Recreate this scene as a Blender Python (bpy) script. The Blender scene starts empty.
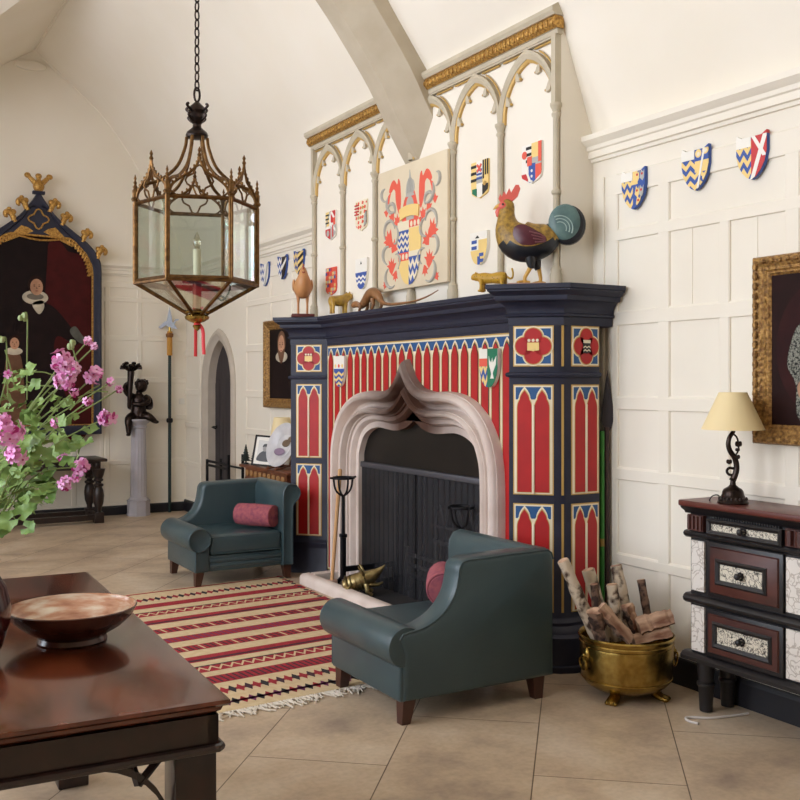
import bpy, bmesh, math, random
from mathutils import Vector, Matrix
random.seed(11)
S = bpy.context.scene
COL = S.collection
PI = math.pi
# ------------------------------------------------------------------ camera
CAMZ = 1.45
FWD = (0.5, 0.8660254); RGT = (0.8660254, -0.5)
def at(px, py, D):
    """point of the photograph at depth D in front of the viewpoint"""
    a = (px-400)/1000; b = (383-py)/1000
    return Vector(((FWD[0]+RGT[0]*a)*D, (FWD[1]+RGT[1]*a)*D, CAMZ+b*D))
cd = bpy.data.cameras.new('camera'); cam = bpy.data.objects.new('camera', cd); COL.objects.link(cam)
cam.location = (0, 0, CAMZ); cam.rotation_euler = (PI/2, 0, -PI/6)
cd.sensor_width = 36; cd.lens = 45; cd.shift_y = -17/800; cd.clip_start = .05
S.camera = cam

# ------------------------------------------------------------------ materials
def lin(c):
    if isinstance(c, str): c = [int(c[i:i+2], 16) for i in (0, 2, 4)]
    return tuple(((v/255)/12.92 if v/255 <= .04045 else ((v/255+.055)/1.055)**2.4) for v in c)+(1,)
MATS = {}
def mat(name, col, rough=.5, metal=0., col2=None, ns=8., ramp=(.35, .65), bump=0., bs=60., coat=0., stretch=None, spec=.5, detail=4., trans=0.):
    if name in MATS: return MATS[name]
    m = bpy.data.materials.new(name); m.use_nodes = True; nt = m.node_tree; b = nt.nodes['Principled BSDF']
    b.inputs['Base Color'].default_value = lin(col); b.inputs['Roughness'].default_value = rough
    b.inputs['Metallic'].default_value = metal; b.inputs['Coat Weight'].default_value = coat
    b.inputs['Coat Roughness'].default_value = .08
    b.inputs['Specular IOR Level'].default_value = spec
    b.inputs['Transmission Weight'].default_value = trans
    tc = nt.nodes.new('ShaderNodeTexCoord'); mp = nt.nodes.new('ShaderNodeMapping')
    nt.links.new(tc.outputs['Object'], mp.inputs['Vector'])
    if stretch: mp.inputs['Scale'].default_value = stretch
    if col2 is not None:
        n = nt.nodes.new('ShaderNodeTexNoise'); n.inputs['Scale'].default_value = ns; n.inputs['Detail'].default_value = detail
        r = nt.nodes.new('ShaderNodeValToRGB'); r.color_ramp.elements[0].position = ramp[0]; r.color_ramp.elements[1].position = ramp[1]
        r.color_ramp.elements[0].color = lin(col); r.color_ramp.elements[1].color = lin(col2)
        nt.links.new(mp.outputs[0], n.inputs['Vector']); nt.links.new(n.outputs['Fac'], r.inputs['Fac'])
        nt.links.new(r.outputs[0], b.inputs['Base Color'])
    if bump:
        n2 = nt.nodes.new('ShaderNodeTexNoise'); n2.inputs['Scale'].default_value = bs; n2.inputs['Detail'].default_value = 3
        bp = nt.nodes.new('ShaderNodeBump'); bp.inputs['Strength'].default_value = bump; bp.inputs['Distance'].default_value = .01
        nt.links.new(mp.outputs[0], n2.inputs['Vector']); nt.links.new(n2.outputs['Fac'], bp.inputs['Height'])
        nt.links.new(bp.outputs[0], b.inputs['Normal'])
    MATS[name] = m
    return m
plaster = mat('cream_plaster', (237, 230, 216), .9, col2=(234, 226, 210), ns=1.3, bump=.05, bs=9, spec=.2)
panelw = mat('cream_panelling', (235, 228, 213), .55, col2=(232, 224, 208), ns=2.0, spec=.35)
stonepaint = mat('stone_paint', (192, 180, 158), .8, col2=(182, 169, 146), ns=5)
arcpaint = mat('arcade_stone_paint', (196, 185, 162), .7, col2=(186, 175, 152), ns=8)
gild = mat('gilding', (208, 164, 88), .42, .7, col2=(150, 108, 54), ns=70, bump=.4, bs=90)
goldpaint = mat('gold_paint', (196, 160, 92), .5, .25)
navy = mat('navy_paint', (40, 42, 60), .5, col2=(34, 36, 53), ns=14, spec=.4)
blackbase = mat('black_skirting_paint', (26, 26, 32), .5)
red = mat('heraldic_red', (178, 18, 18), .5, col2=(166, 14, 17), ns=10)
blue = mat('heraldic_blue', (30, 80, 132), .55)
dblue = mat('shield_blue', (52, 84, 158), .5)
yellow = mat('shield_yellow', (236, 205, 130), .5)
white = mat('shield_white', (236, 232, 222), .5)
black = mat('shield_black', (32, 30, 30), .5)
green = mat('shield_green', (24, 116, 84), .5)
silver = mat('shield_silver', (176, 176, 170), .5)
coral = mat('painted_coral', (226, 92, 72), .55)
sred = mat('shield_red', (196, 50, 52), .5)
creamp = mat('cream_moulding_paint', (232, 220, 192), .5)
parch = mat('panel_buff_paint', (222, 208, 180), .6, col2=(216, 201, 172), ns=4)
greyink = mat('painted_grey', (176, 172, 162), .6)
limestone = mat('limestone', (220, 206, 196), .7, col2=(207, 190, 179), ns=5, bump=.08, bs=50)
def make_arch_stone():
    m = limestone.copy(); m.name = 'sooted_limestone'; nt = m.node_tree; b = nt.nodes['Principled BSDF']
    # smoke stain left by fires above the middle of the opening: a stain of its own, centred on the crown of the arch
    tc = nt.nodes.new('ShaderNodeTexCoord'); src = b.inputs['Base Color'].links[0].from_socket
    d = nt.nodes.new('ShaderNodeVectorMath'); d.operation = 'DISTANCE'; d.inputs[1].default_value = (0, -.02, 1.22)
    nt.links.new(tc.outputs['Object'], d.inputs[0])
    n = nt.nodes.new('ShaderNodeTexNoise'); n.inputs['Scale'].default_value = 6
    nt.links.new(tc.outputs['Object'], n.inputs['Vector'])
    ad = nt.nodes.new('ShaderNodeMath'); ad.operation = 'MULTIPLY_ADD'; ad.inputs[1].default_value = .22
    nt.links.new(n.outputs['Fac'], ad.inputs[0]); nt.links.new(d.outputs['Value'], ad.inputs[2])
    mr = nt.nodes.new('ShaderNodeMapRange'); mr.inputs['From Min'].default_value = .30; mr.inputs['From Max'].default_value = .84
    mr.inputs['To Min'].default_value = 1.0; mr.inputs['To Max'].default_value = 0
    nt.links.new(ad.outputs[0], mr.inputs['Value'])
    mx = nt.nodes.new('ShaderNodeMix'); mx.data_type = 'RGBA'; mx.inputs['B'].default_value = lin((70, 40, 24))
    nt.links.new(mr.outputs[0], mx.inputs['Factor']); nt.links.new(src, mx.inputs['A']); nt.links.new(mx.outputs['Result'], b.inputs['Base Color'])
    return m
archstone = make_arch_stone()
iron = mat('black_iron', (26, 26, 30), .5, .6, bump=.1)
greyiron = mat('grey_iron', (84, 84, 90), .5, .6)
soot = mat('sooty_firebrick', (24, 22, 23), .9, col2=(38, 35, 36), ns=7)
brass = mat('brass', (176, 150, 84), .27, 1., col2=(150, 122, 62), ns=30, bump=.06, bs=40)
lbrass = mat('aged_lantern_brass', (122, 90, 52), .38, .9, col2=(88, 62, 36), ns=40)
dbronze = mat('dark_bronze', (38, 30, 28), .3, .8, col2=(54, 42, 36), ns=20)
leather = mat('teal_leather', (58, 77, 81), .31, col2=(52, 70, 75), ns=5, bump=.12, bs=220, spec=.5)
walnut = mat('dark_wood_legs', (66, 36, 26), .4)
oak = mat('dark_carved_oak', (46, 32, 26), .4, col2=(34, 23, 19), ns=20, stretch=(1, 1, .2))
mahog = mat('mahogany', (40, 17, 12), .3, col2=(26, 11, 8), ns=9, stretch=(3, .5, 3), coat=.3, spec=.5, detail=6)
mahogtop = mat('mahogany_top', (104, 50, 28), .17, col2=(58, 25, 15), ns=5, stretch=(2.2, .7, 1), coat=.3, detail=7)
ebony = mat('ebonised_wood', (30, 28, 30), .38)
rosew = mat('rosewood_veneer', (84, 44, 36), .4, col2=(60, 30, 25), ns=12, stretch=(.3, 1, 1))
mahedge = mat('mahogany_edge', (92, 44, 36), .35)
tassel = mat('pink_bolster_cloth', (166, 88, 92), .85, col2=(134, 66, 84), ns=34, bump=.3, bs=150)
redribbon = mat('red_ribbon', (206, 52, 58), .5)
candle = mat('candle_sleeve', (232, 220, 190), .5)
bark = mat('birch_bark', (206, 190, 168), .85, col2=(66, 46, 36), ns=17, ramp=(.47, .6), bump=.8, bs=38)
barkd = mat('dark_bark', (128, 100, 82), .9, col2=(52, 36, 30), ns=22, ramp=(.42, .58), bump=.7, bs=30)
cutwood = mat('split_wood', (206, 172, 144), .85, col2=(118, 78, 58), ns=16, ramp=(.4, .66), stretch=(.25, 1, 1), bump=.3, bs=40)
shade = mat('lamp_shade_card', (232, 212, 164), .6)
leaf = mat('geranium_leaf', (92, 124, 54), .55, col2=(124, 150, 74), ns=12)
stem = mat('geranium_stem', (122, 140, 78), .6)
petal = mat('pink_petal', (236, 142, 208), .6, col2=(246, 196, 230), ns=60)
petald = mat('deep_pink_petal', (178, 40, 122), .6)
potglaze = mat('oxblood_glaze', (70, 26, 24), .15, col2=(48, 18, 18), ns=6)
greycol = mat('grey_painted_column', (186, 182, 188), .6, col2=(176, 172, 178), ns=6)
darkdoor = mat('grey_oak_door', (62, 56, 58), .6, col2=(52, 47, 50), ns=20, stretch=(1, 1, .08))
doorstone = mat('door_stone', (192, 182, 168), .8, col2=(182, 171, 156), ns=6)
steel = mat('old_steel', (120, 122, 126), .4, .8)
greenpole = mat('dark_green_pole', (14, 40, 38), .5)
ochre = mat('ochre_velvet_collar', (192, 138, 56), .7)
plastic = mat('white_plastic', (230, 226, 216), .4)
for n, c in dict(skin=(196, 148, 118), ruff=(206, 194, 172), dress=(34, 22, 22), ground=(40, 19, 17), crimson=(72, 22, 22), hair=(44, 26, 20), lace=(96, 96, 88), lip=(150, 82, 74), tan=(116, 84, 64), varn=(30, 20, 20), grey=(120, 112, 100)).items():
    mat('oil_'+n, c, .6, col2=tuple(int(v*.82) for v in c), ns=9, spec=.12)
oil = lambda n: MATS['oil_'+n]

def glass_mat(name, tint=(228, 236, 232), refl=.08, rough=.02):
    m = bpy.data.materials.new(name); m.use_nodes = True; nt = m.node_tree; nt.nodes.clear()
    o = nt.nodes.new('ShaderNodeOutputMaterial'); t = nt.nodes.new('ShaderNodeBsdfTransparent'); g = nt.nodes.new('ShaderNodeBsdfGlossy')
    t.inputs['Color'].default_value = lin(tint); g.inputs['Roughness'].default_value = rough
    lw = nt.nodes.new('ShaderNodeLayerWeight'); lw.inputs['Blend'].default_value = .35
    mu = nt.nodes.new('ShaderNodeMath'); mu.operation = 'MULTIPLY_ADD'; mu.inputs[1].default_value = .45; mu.inputs[2].default_value = refl
    mx = nt.nodes.new('ShaderNodeMixShader'); nt.links.new(lw.outputs['Fresnel'], mu.inputs[0]); nt.links.new(mu.outputs[0], mx.inputs[0])
    nt.links.new(t.outputs[0], mx.inputs[1]); nt.links.new(g.outputs[0], mx.inputs[2]); nt.links.new(mx.outputs[0], o.inputs['Surface'])
    return m
glass = glass_mat('lantern_glass'); 
bulbglass = glass_mat('bulb_glass', (250, 245, 230), .2)
winglass = glass_mat('window_glass', (245, 248, 250), .02)
def mesh_screen():
    m = bpy.data.materials.new('chainmail_screen'); m.use_nodes = True; nt = m.node_tree; b = nt.nodes['Principled BSDF']
    b.inputs['Base Color'].default_value = lin((30, 29, 33)); b.inputs['Roughness'].default_value = .6; b.inputs['Metallic'].default_value = .3
    o = nt.nodes['Material Output']; t = nt.nodes.new('ShaderNodeBsdfTransparent'); mx = nt.nodes.new('ShaderNodeMixShader'); mx.inputs[0].default_value = .8
    nt.links.new(t.outputs[0], mx.inputs[1]); nt.links.new(b.outputs[0], mx.inputs[2]); nt.links.new(mx.outputs[0], o.inputs['Surface'])
    return m
screenmat = mesh_screen()
def floor_mat():
    m = bpy.data.materials.new('stone_flags'); m.use_nodes = True; nt = m.node_tree; b = nt.nodes['Principled BSDF']
    tc = nt.nodes.new('ShaderNodeTexCoord'); mp = nt.nodes.new('ShaderNodeMapping'); mp.vector_type = 'POINT'
    mp.inputs['Rotation'].default_value = (0, 0, math.radians(-50)); mp.inputs['Location'].default_value = (.3, .394, 0)
    nt.links.new(tc.outputs['Object'], mp.inputs[0])
    br = nt.nodes.new('ShaderNodeTexBrick'); br.inputs['Scale'].default_value = 1; br.inputs['Brick Width'].default_value = 1.15
    br.inputs['Row Height'].default_value = .55; br.inputs['Mortar Size'].default_value = .0028; br.inputs['Mortar Smooth'].default_value = .3
    br.inputs['Color1'].default_value = lin((214, 200, 182)); br.inputs['Color2'].default_value = lin((203, 188, 170)); br.inputs['Mortar'].default_value = lin((112, 98, 82))
    br.offset = .5
    nt.links.new(mp.outputs[0], br.inputs[0])
    n = nt.nodes.new('ShaderNodeTexNoise'); n.inputs['Scale'].default_value = 2.2; n.inputs['Detail'].default_value = 6; n.inputs['Roughness'].default_value = .62
    nt.links.new(tc.outputs['Object'], n.inputs['Vector'])
    r = nt.nodes.new('ShaderNodeValToRGB'); e = r.color_ramp.elements; e[0].position = .3; e[1].position = .72
    e[0].color = lin((190, 180, 174)); e[1].color = lin((255, 252, 246)); x = e.new(.5); x.color = lin((236, 225, 210))
    nt.links.new(n.outputs['Fac'], r.inputs[0])
    mx = nt.nodes.new('ShaderNodeMix'); mx.data_type = 'RGBA'; mx.blend_type = 'MULTIPLY'; mx.inputs['Factor'].default_value = 1
    nt.links.new(br.outputs['Color'], mx.inputs['A']); nt.links.new(r.outputs[0], mx.inputs['B'])
    n2 = nt.nodes.new('ShaderNodeTexNoise'); n2.inputs['Scale'].default_value = 40; n2.inputs['Detail'].default_value = 3
    nt.links.new(tc.outputs['Object'], n2.inputs['Vector'])
    r2 = nt.nodes.new('ShaderNodeValToRGB'); r2.color_ramp.elements[0].color = (.8, .8, .8, 1); r2.color_ramp.elements[0].position = .35; r2.color_ramp.elements[1].position = .6
    nt.links.new(n2.outputs['Fac'], r2.inputs[0])
    mx2 = nt.nodes.new('ShaderNodeMix'); mx2.data_type = 'RGBA'; mx2.blend_type = 'MULTIPLY'; mx2.inputs['Factor'].default_value = .5
    nt.links.new(mx.outputs['Result'], mx2.inputs['A']); nt.links.new(r2.outputs[0], mx2.inputs['B'])
    nt.links.new(mx2.outputs['Result'], b.inputs['Base Color'])
    bp = nt.nodes.new('ShaderNodeBump'); bp.inputs['Strength'].default_value = .15; bp.inputs['Distance'].default_value = .004; bp.invert = True
    nt.links.new(br.outputs['Fac'], bp.inputs['Height']); nt.links.new(bp.outputs[0], b.inputs['Normal'])
    b.inputs['Roughness'].default_value = .42; b.inputs['Specular IOR Level'].default_value = .4
    return m
flags = floor_mat()
def inlay_mat(name, c1, c2, sc, rough=.45):
    m = bpy.data.materials.new(name); m.use_nodes = True; nt = m.node_tree; b = nt.nodes['Principled BSDF']; b.inputs['Roughness'].default_value = rough
    tc = nt.nodes.new('ShaderNodeTexCoord'); v = nt.nodes.new('ShaderNodeTexVoronoi'); v.feature = 'DISTANCE_TO_EDGE'; v.inputs['Scale'].default_value = sc
    n = nt.nodes.new('ShaderNodeTexNoise'); n.inputs['Scale'].default_value = sc*.6; n.inputs['Detail'].default_value = 2
    mx0 = nt.nodes.new('ShaderNodeMix'); mx0.data_type = 'RGBA'; mx0.inputs['Factor'].default_value = .12
    nt.links.new(tc.outputs['Object'], n.inputs['Vector']); nt.links.new(tc.outputs['Object'], mx0.inputs['A']); nt.links.new(n.outputs['Color'], mx0.inputs['B'])
    nt.links.new(mx0.outputs['Result'], v.inputs['Vector'])
    r = nt.nodes.new('ShaderNodeValToRGB'); r.color_ramp.elements[0].position = .02; r.color_ramp.elements[1].position = .09
    r.color_ramp.elements[0].color = lin(c1); r.color_ramp.elements[1].color = lin(c2)
    nt.links.new(v.outputs['Distance'], r.inputs[0]); nt.links.new(r.outputs[0], b.inputs['Base Color'])
    return m
ivory = inlay_mat('engraved_ivory', (178, 168, 158), (222, 216, 208), 26)
scrollinlay = inlay_mat('scroll_inlay', (40, 34, 30), (214, 206, 188), 40)
def leopard_mat():
    m = bpy.data.materials.new('leopard_paint'); m.use_nodes = True; nt = m.node_tree; b = nt.nodes['Principled BSDF']; b.inputs['Roughness'].default_value = .45
    tc = nt.nodes.new('ShaderNodeTexCoord'); v = nt.nodes.new('ShaderNodeTexVoronoi'); v.inputs['Scale'].default_value = 75
    nt.links.new(tc.outputs['Object'], v.inputs['Vector'])
    r = nt.nodes.new('ShaderNodeValToRGB'); r.color_ramp.elements[0].position = .16; r.color_ramp.elements[1].position = .24
    r.color_ramp.elements[0].color = lin((84, 58, 20)); r.color_ramp.elements[1].color = lin((196, 152, 44))
    nt.links.new(v.outputs['Distance'], r.inputs[0]); nt.links.new(r.outputs[0], b.inputs['Base Color'])
    return m
leopardm = leopard_mat()
def bowl_mat():
    m = bpy.data.materials.new('ridged_studio_glaze'); m.use_nodes = True; nt = m.node_tree; b = nt.nodes['Principled BSDF']; b.inputs['Roughness'].default_value = .16
    tc = nt.nodes.new('ShaderNodeTexCoord'); n = nt.nodes.new('ShaderNodeTexNoise'); n.inputs['Scale'].default_value = 9; n.inputs['Detail'].default_value = 6
    mp = nt.nodes.new('ShaderNodeMapping'); mp.inputs['Scale'].default_value = (1, 1, 6)
    nt.links.new(tc.outputs['Object'], mp.inputs[0]); nt.links.new(mp.outputs[0], n.inputs['Vector'])
    r = nt.nodes.new('ShaderNodeValToRGB'); e = r.color_ramp.elements; e[0].position = .3; e[1].position = .7
    e[0].color = lin((128, 72, 48)); e[1].color = lin((214, 200, 178)); x = e.new(.5); x.color = lin((182, 134, 104))
    nt.links.new(n.outputs['Fac'], r.inputs[0]); nt.links.new(r.outputs[0], b.inputs['Base Color'])
    return m
bowlm = bowl_mat()
bowlout = mat('iron_brown_glaze', (64, 32, 24), .2, col2=(84, 46, 34), ns=14)
def stained():
    m = bpy.data.materials.new('stained_glass'); m.use_nodes = True; nt = m.node_tree; nt.nodes.clear()
    o = nt.nodes.new('ShaderNodeOutputMaterial'); t = nt.nodes.new('ShaderNodeBsdfTransparent')
    tc = nt.nodes.new('ShaderNodeTexCoord'); v = nt.nodes.new('ShaderNodeTexVoronoi'); v.inputs['Scale'].default_value = 6
    hs = nt.nodes.new('ShaderNodeHueSaturation'); hs.inputs['Saturation'].default_value = .45; hs.inputs['Value'].default_value = 1.6
    mx = nt.nodes.new('ShaderNodeMix'); mx.data_type = 'RGBA'; mx.inputs['Factor'].default_value = .6; mx.inputs['B'].default_value = (1, 1, 1, 1)
    nt.links.new(tc.outputs['Object'], v.inputs['Vector']); nt.links.new(v.outputs['Color'], hs.inputs['Color']); nt.links.new(hs.outputs[0], mx.inputs['A'])
    nt.links.new(mx.outputs['Result'], t.inputs['Color']); nt.links.new(t.outputs[0], o.inputs['Surface'])
    return m
stainm = stained()

# ------------------------------------------------------------------ mesh builder
class MB:
    def __init__(s, M=None):
        s.bm = bmesh.new(); s.mats = []; s.M = M or Matrix()
    def mi(s, m):
        if m not in s.mats: s.mats.append(m)
        return s.mats.index(m)
    def add(s, vs, fs, m, M=None):
        T = s.M @ M if M is not None else s.M
        bv = [s.bm.verts.new(T @ Vector(v)) for v in vs]; k = s.mi(m) if not isinstance(m, list) else None
        for i, f in enumerate(fs):
            try: fc = s.bm.faces.new([bv[j] for j in f])
            except ValueError: continue
            fc.material_index = k if k is not None else s.mi(m[i])
        return s
    def box(s, x0, y0, z0, x1, y1, z1, m, bev=0, M=None, seg=2):
        if bev:
            t = bmesh.new(); bmesh.ops.create_cube(t, size=1)
            for v in t.verts: v.co = Vector(((x0+x1)/2+v.co.x*(x1-x0), (y0+y1)/2+v.co.y*(y1-y0), (z0+z1)/2+v.co.z*(z1-z0)))
            bmesh.ops.bevel(t, geom=t.edges[:]+t.verts[:], offset=bev, segments=seg, profile=.5, affect='EDGES')
            t.verts.index_update()
            s.add([v.co.copy() for v in t.verts], [[v.index for v in f.verts] for f in t.faces], m, M); t.free(); return s
        v = [(x, y, z) for x in (x0, x1) for y in (y0, y1) for z in (z0, z1)]
        return s.add(v, [(0, 1, 3, 2), (4, 6, 7, 5), (0, 4, 5, 1), (2, 3, 7, 6), (0, 2, 6, 4), (1, 5, 7, 3)], m, M)
    def prism(s, poly, y0, y1, m, M=None):
        """closed (x,z) outline pushed from y0 (front) to y1"""
        n = len(poly); v = [(p[0], y0, p[1]) for p in poly]+[(p[0], y1, p[1]) for p in poly]
        return s.add(v, [tuple(range(n)), tuple(range(2*n-1, n-1, -1))]+[(i, (i+1) % n, n+(i+1) % n, n+i) for i in range(n)], m, M)
    def slab(s, poly, z0, z1, m, M=None):
        n = len(poly); v = [(p[0], p[1], z0) for p in poly]+[(p[0], p[1], z1) for p in poly]
        return s.add(v, [tuple(range(n)), tuple(range(2*n-1, n-1, -1))]+[(i, (i+1) % n, n+(i+1) % n, n+i) for i in range(n)], m, M)
    def extr(s, prof, x0, x1, m, M=None):
        """(y,z) section swept along x"""
        n = len(prof); v = [(x0, p[0], p[1]) for p in prof]+[(x1, p[0], p[1]) for p in prof]
        return s.add(v, [tuple(range(n)), tuple(range(2*n-1, n-1, -1))]+[(i, (i+1) % n, n+(i+1) % n, n+i) for i in range(n)], m, M)
    def rings(s, R, m, closed=True, caps=True, M=None, loop=False):
        n = len(R[0]); v = [p for r in R for p in r]; f = []
        for k in range(len(R) if loop else len(R)-1):
            k2 = (k+1) % len(R)
            for i in range(n if closed else n-1):
                f.append((k*n+i, k*n+(i+1) % n, k2*n+(i+1) % n, k2*n+i))
        if caps and not loop: f += [tuple(range(n-1, -1, -1)), tuple((len(R)-1)*n+i for i in range(n))]
        return s.add(v, f, m, M)
    def tube(s, pts, r, m, seg=8, closed=False, M=None, flat=1.):
        pts = [Vector(p) for p in pts]; n = len(pts); R = []
        rr = r if isinstance(r, (list, tuple)) else [r]*n
        up = None
        for i, p in enumerate(pts):
            a = pts[(i-1) % n] if (closed or i) else p; b = pts[(i+1) % n] if (closed or i < n-1) else p
            t = (b-a).normalized()
            if up is None:
                up = Vector((0, 0, 1)) if abs(t.z) < .9 else Vector((1, 0, 0))
            up = (up-t*up.dot(t)); up = up.normalized() if up.length > 1e-6 else t.orthogonal().normalized()
            w = t.cross(up)
            R.append([p+(up*math.cos(2*PI*k/seg)+w*math.sin(2*PI*k/seg)*flat)*rr[i] for k in range(seg)])
        return s.rings(R, m, M=M, loop=closed)
    def lathe(s, prof, m, seg=24, at=(0, 0, 0), M=None, sq=None, caps=True):
        R = [[(at[0]+r*math.cos(2*PI*(k+.5*(sq or 0))/seg), at[1]+r*math.sin(2*PI*(k+.5*(sq or 0))/seg), at[2]+z) for k in range(seg)] for r, z in prof]
        return s.rings(R, m, M=M, caps=caps)
    def ell(s, c, r, m, seg=14, rg=9, M=None):
        R = []
        for j in range(1, rg):
            a = PI*j/rg; R.append([(c[0]+r[0]*math.sin(a)*math.cos(2*PI*k/seg), c[1]+r[1]*math.sin(a)*math.sin(2*PI*k/seg), c[2]-r[2]*math.cos(a)) for k in range(seg)])
        return s.rings(R, m, M=M)
    def loft(s, secs, m, seg=16, M=None):
        """secs: (x, z, half width in y, half depth normal to path); body running through the xz plane"""
        R = []; n = len(secs)
        for i, (x, z, ry, rn) in enumerate(secs):
            a = secs[max(i-1, 0)]; b = secs[min(i+1, n-1)]; t = Vector((b[0]-a[0], 0, b[1]-a[1])).normalized(); nn = Vector((-t.z, 0, t.x))
            R.append([Vector((x, 0, z))+Vector((0, ry*math.cos(2*PI*k/seg), 0))+nn*(rn*math.sin(2*PI*k/seg)) for k in range(seg)])
        return s.rings(R, m, M=M)
    def build(s, name, parent=None, sharp=.6, kind=None):
        bm = s.bm
        bmesh.ops.recalc_face_normals(bm, faces=bm.faces[:])
        for e in bm.edges:
            if len(e.link_faces) == 2 and e.calc_face_angle(0) > sharp: e.smooth = False
        for f in bm.faces: f.smooth = True
        me = bpy.data.meshes.new(name); bm.to_mesh(me); bm.free()
        for m in s.mats: me.materials.append(m)
        o = bpy.data.objects.new(name, me); COL.objects.link(o)
        if parent is not None: o.parent = parent
        if kind: o['kind'] = kind
        return o
def thing(name, label, cat, loc=(0, 0, 0), rz=0, group=None):
    o = bpy.data.objects.new(name, None); COL.objects.link(o); o.location = loc; o.rotation_euler = (0, 0, rz)
    o.empty_display_size = .05
    o['label'] = label; o['category'] = cat
    if group: o['group'] = group
    return o
def tag(o, label, cat, group=None):
    o['label'] = label; o['category'] = cat
    if group: o['group'] = group
    return o
def struct(mb, name, label=None):
    o = mb.build(name, kind='structure', sharp=.22)
    return o
def smooth_pts(p, n=4, closed=False):
    p = [Vector(q) for q in p]; out = []; N = len(p)
    for i in range(N if closed else N-1):
        a = p[(i-1) % N] if (closed or i) else p[0]*2-p[1]; b = p[i]; c = p[(i+1) % N]; d = p[(i+2) % N] if (closed or i+2 < N) else p[-1]*2-p[-2]
        for k in range(n):
            t = k/n; out.append(.5*((2*b)+(c-a)*t+(2*a-5*b+4*c-d)*t*t+(3*b-a-3*c+d)*t**3))
    if not closed: out.append(p[-1])
    return out
def arc(cx, cz, r, a0, a1, n=10, ry=None):
    return [(cx+r*math.cos(a0+(a1-a0)*i/n), cz+(ry or r)*math.sin(a0+(a1-a0)*i/n)) for i in range(n+1)]
def circ(cx, cz, rx, rz=None, n=20):
    return [(cx+rx*math.cos(2*PI*i/n), cz+(rz or rx)*math.sin(2*PI*i/n)) for i in range(n)]
def Rz(a): return Matrix.Rotation(a, 4, 'Z')
def Tr(x, y, z): return Matrix.Translation((x, y, z))

# ------------------------------------------------------------------ the room
WX, BY = 3.59, 11.1
WR = Tr(WX, 0, 0) @ Rz(-PI/2)          # local x runs towards the viewer along the right wall, -y faces the room
WB = Tr(0, BY, 0)
mb = MB(); mb.box(-2.6, -3.5, -.1, WX+.5, BY+.1, 0, flags); struct(mb, 'floor')

RAILS = [(.10, .15), (.515, .57), (.95, 1.015), (1.313, 1.384), (1.75, 1.825), (2.19, 2.25), (2.43, 2.54)]
def rail(mb, x0, x1, z0, z1): 
    mb.extr([(0, z0), (-.010, z0), (-.012, z0+.003), (-.012, z1-.010), (-.008, z1-.004), (-.006, z1), (0, z1)], x0, x1, panelw)
def stile(mb, x0, x1, z0, z1):
    mb.slab([(x0, 0), (x0, -.006), (x0+.006, -.0115), (x1-.006, -.0115), (x1, -.006), (x1, 0)], z0, z1, panelw)
# right wall: panelled part nearest the viewer
mb = MB(WR)
mb.box(-4.16, 0, 0, 3.5, .1, 2.85, panelw)
for a, b in RAILS: rail(mb, -4.02, 3.5, a, b)
stile(mb, -4.105, -4.045, .1, 2.54)
stile(mb, -4.02, -3.938, .1, 2.54)
x = -3.612
while x < 3.4:
    w = .039
    if abs(x+3.228) < .05: stile(mb, x-.031, x+.031, .1, 2.20)
    else: stile(mb, x-w, x+w, .1, 2.50)
    for za, zb in ((1.825, 2.19), (.15, .515)): mb.box(x+.18, -.003, za, x+.183, 0, zb, panelw)
    x += .384 if x < -3.3 else .37
struct(mb, 'wall_right')
# right wall beyond the fireplace with the pointed doorway
mb = MB(WR)
D0, D1, DC, DZ, DT = -10.35, -9.65, -10.0, 1.42, 1.90
def gothic(cx, hw, z0, zs, zt, n=8):
    """pointed-arch outline: left foot, up, apex, down to the right foot"""
    H = zt-zs; R = (hw*hw+H*H)/(2*hw); a1 = math.asin(min(1, H/R)); left = [(cx-hw, z0)]
    for i in range(n+1):
        a = a1*i/n; left.append((cx-hw+R-R*math.cos(a), zs+R*math.sin(a)))
    return left+[(2*cx-p[0], p[1]) for p in reversed(left[:-1])]
dop = gothic(DC, .35, 0, DZ, DT)
out = gothic(DC, .49, 0, DZ+.02, 2.02)
# wall round the door opening
dop2 = gothic(DC, .362, 0, DZ, DT+.018)
half = len(dop2)//2
wl = [(-11.1, 0)]+dop2[:half+1]+[(DC, 2.85), (-11.1, 2.85)]
wr = [(DC, 2.85)]+dop2[half:]+[(-7.16, 0), (-7.16, 2.85)]
mb.prism(wl, 0, .12, panelw); mb.prism(wr, 0, .12, panelw)
for a, b in RAILS:
    rail(mb, -11.1, DC-.56, a, b); rail(mb, DC+.76, -7.18, a, b)
rail(mb, DC-.62, DC+.8, 2.43, 2.54)
for x in (-10.62, -9.235, -8.63, -8.14, -7.66): stile(mb, x-.035, x+.035, .1, 2.5)
struct(mb, 'wall_right_beyond_fireplace').name = 'wall_right.001'
d = MB(WR)
d.prism([p for p in gothic(DC, .35, 0.0, DZ, DT)], .085, .115, darkdoor)
for k in range(6): d.box(DC-.35+.117*k-.002, .083, .01, DC-.35+.117*k+.002, .09, 1.5, ebony)
dr = struct(d, 'door_1')
m2 = MB(WR); n = len(dop)
R = []
for o_, i_ in zip(out, dop):
    R.append([(o_[0], -.013, o_[1]), (o_[0]*.8+i_[0]*.2, -.035, o_[1]*.8+i_[1]*.2), (o_[0]*.55+i_[0]*.45, -.035, o_[1]*.55+i_[1]*.45), (o_[0]*.35+i_[0]*.65, -.012, o_[1]*.35+i_[1]*.65), (i_[0], .0, i_[1]), (i_[0], .085, i_[1]), (o_[0], .085, o_[1])])
m2.rings(R, doorstone); o = m2.build('door_surround', dr); 
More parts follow.
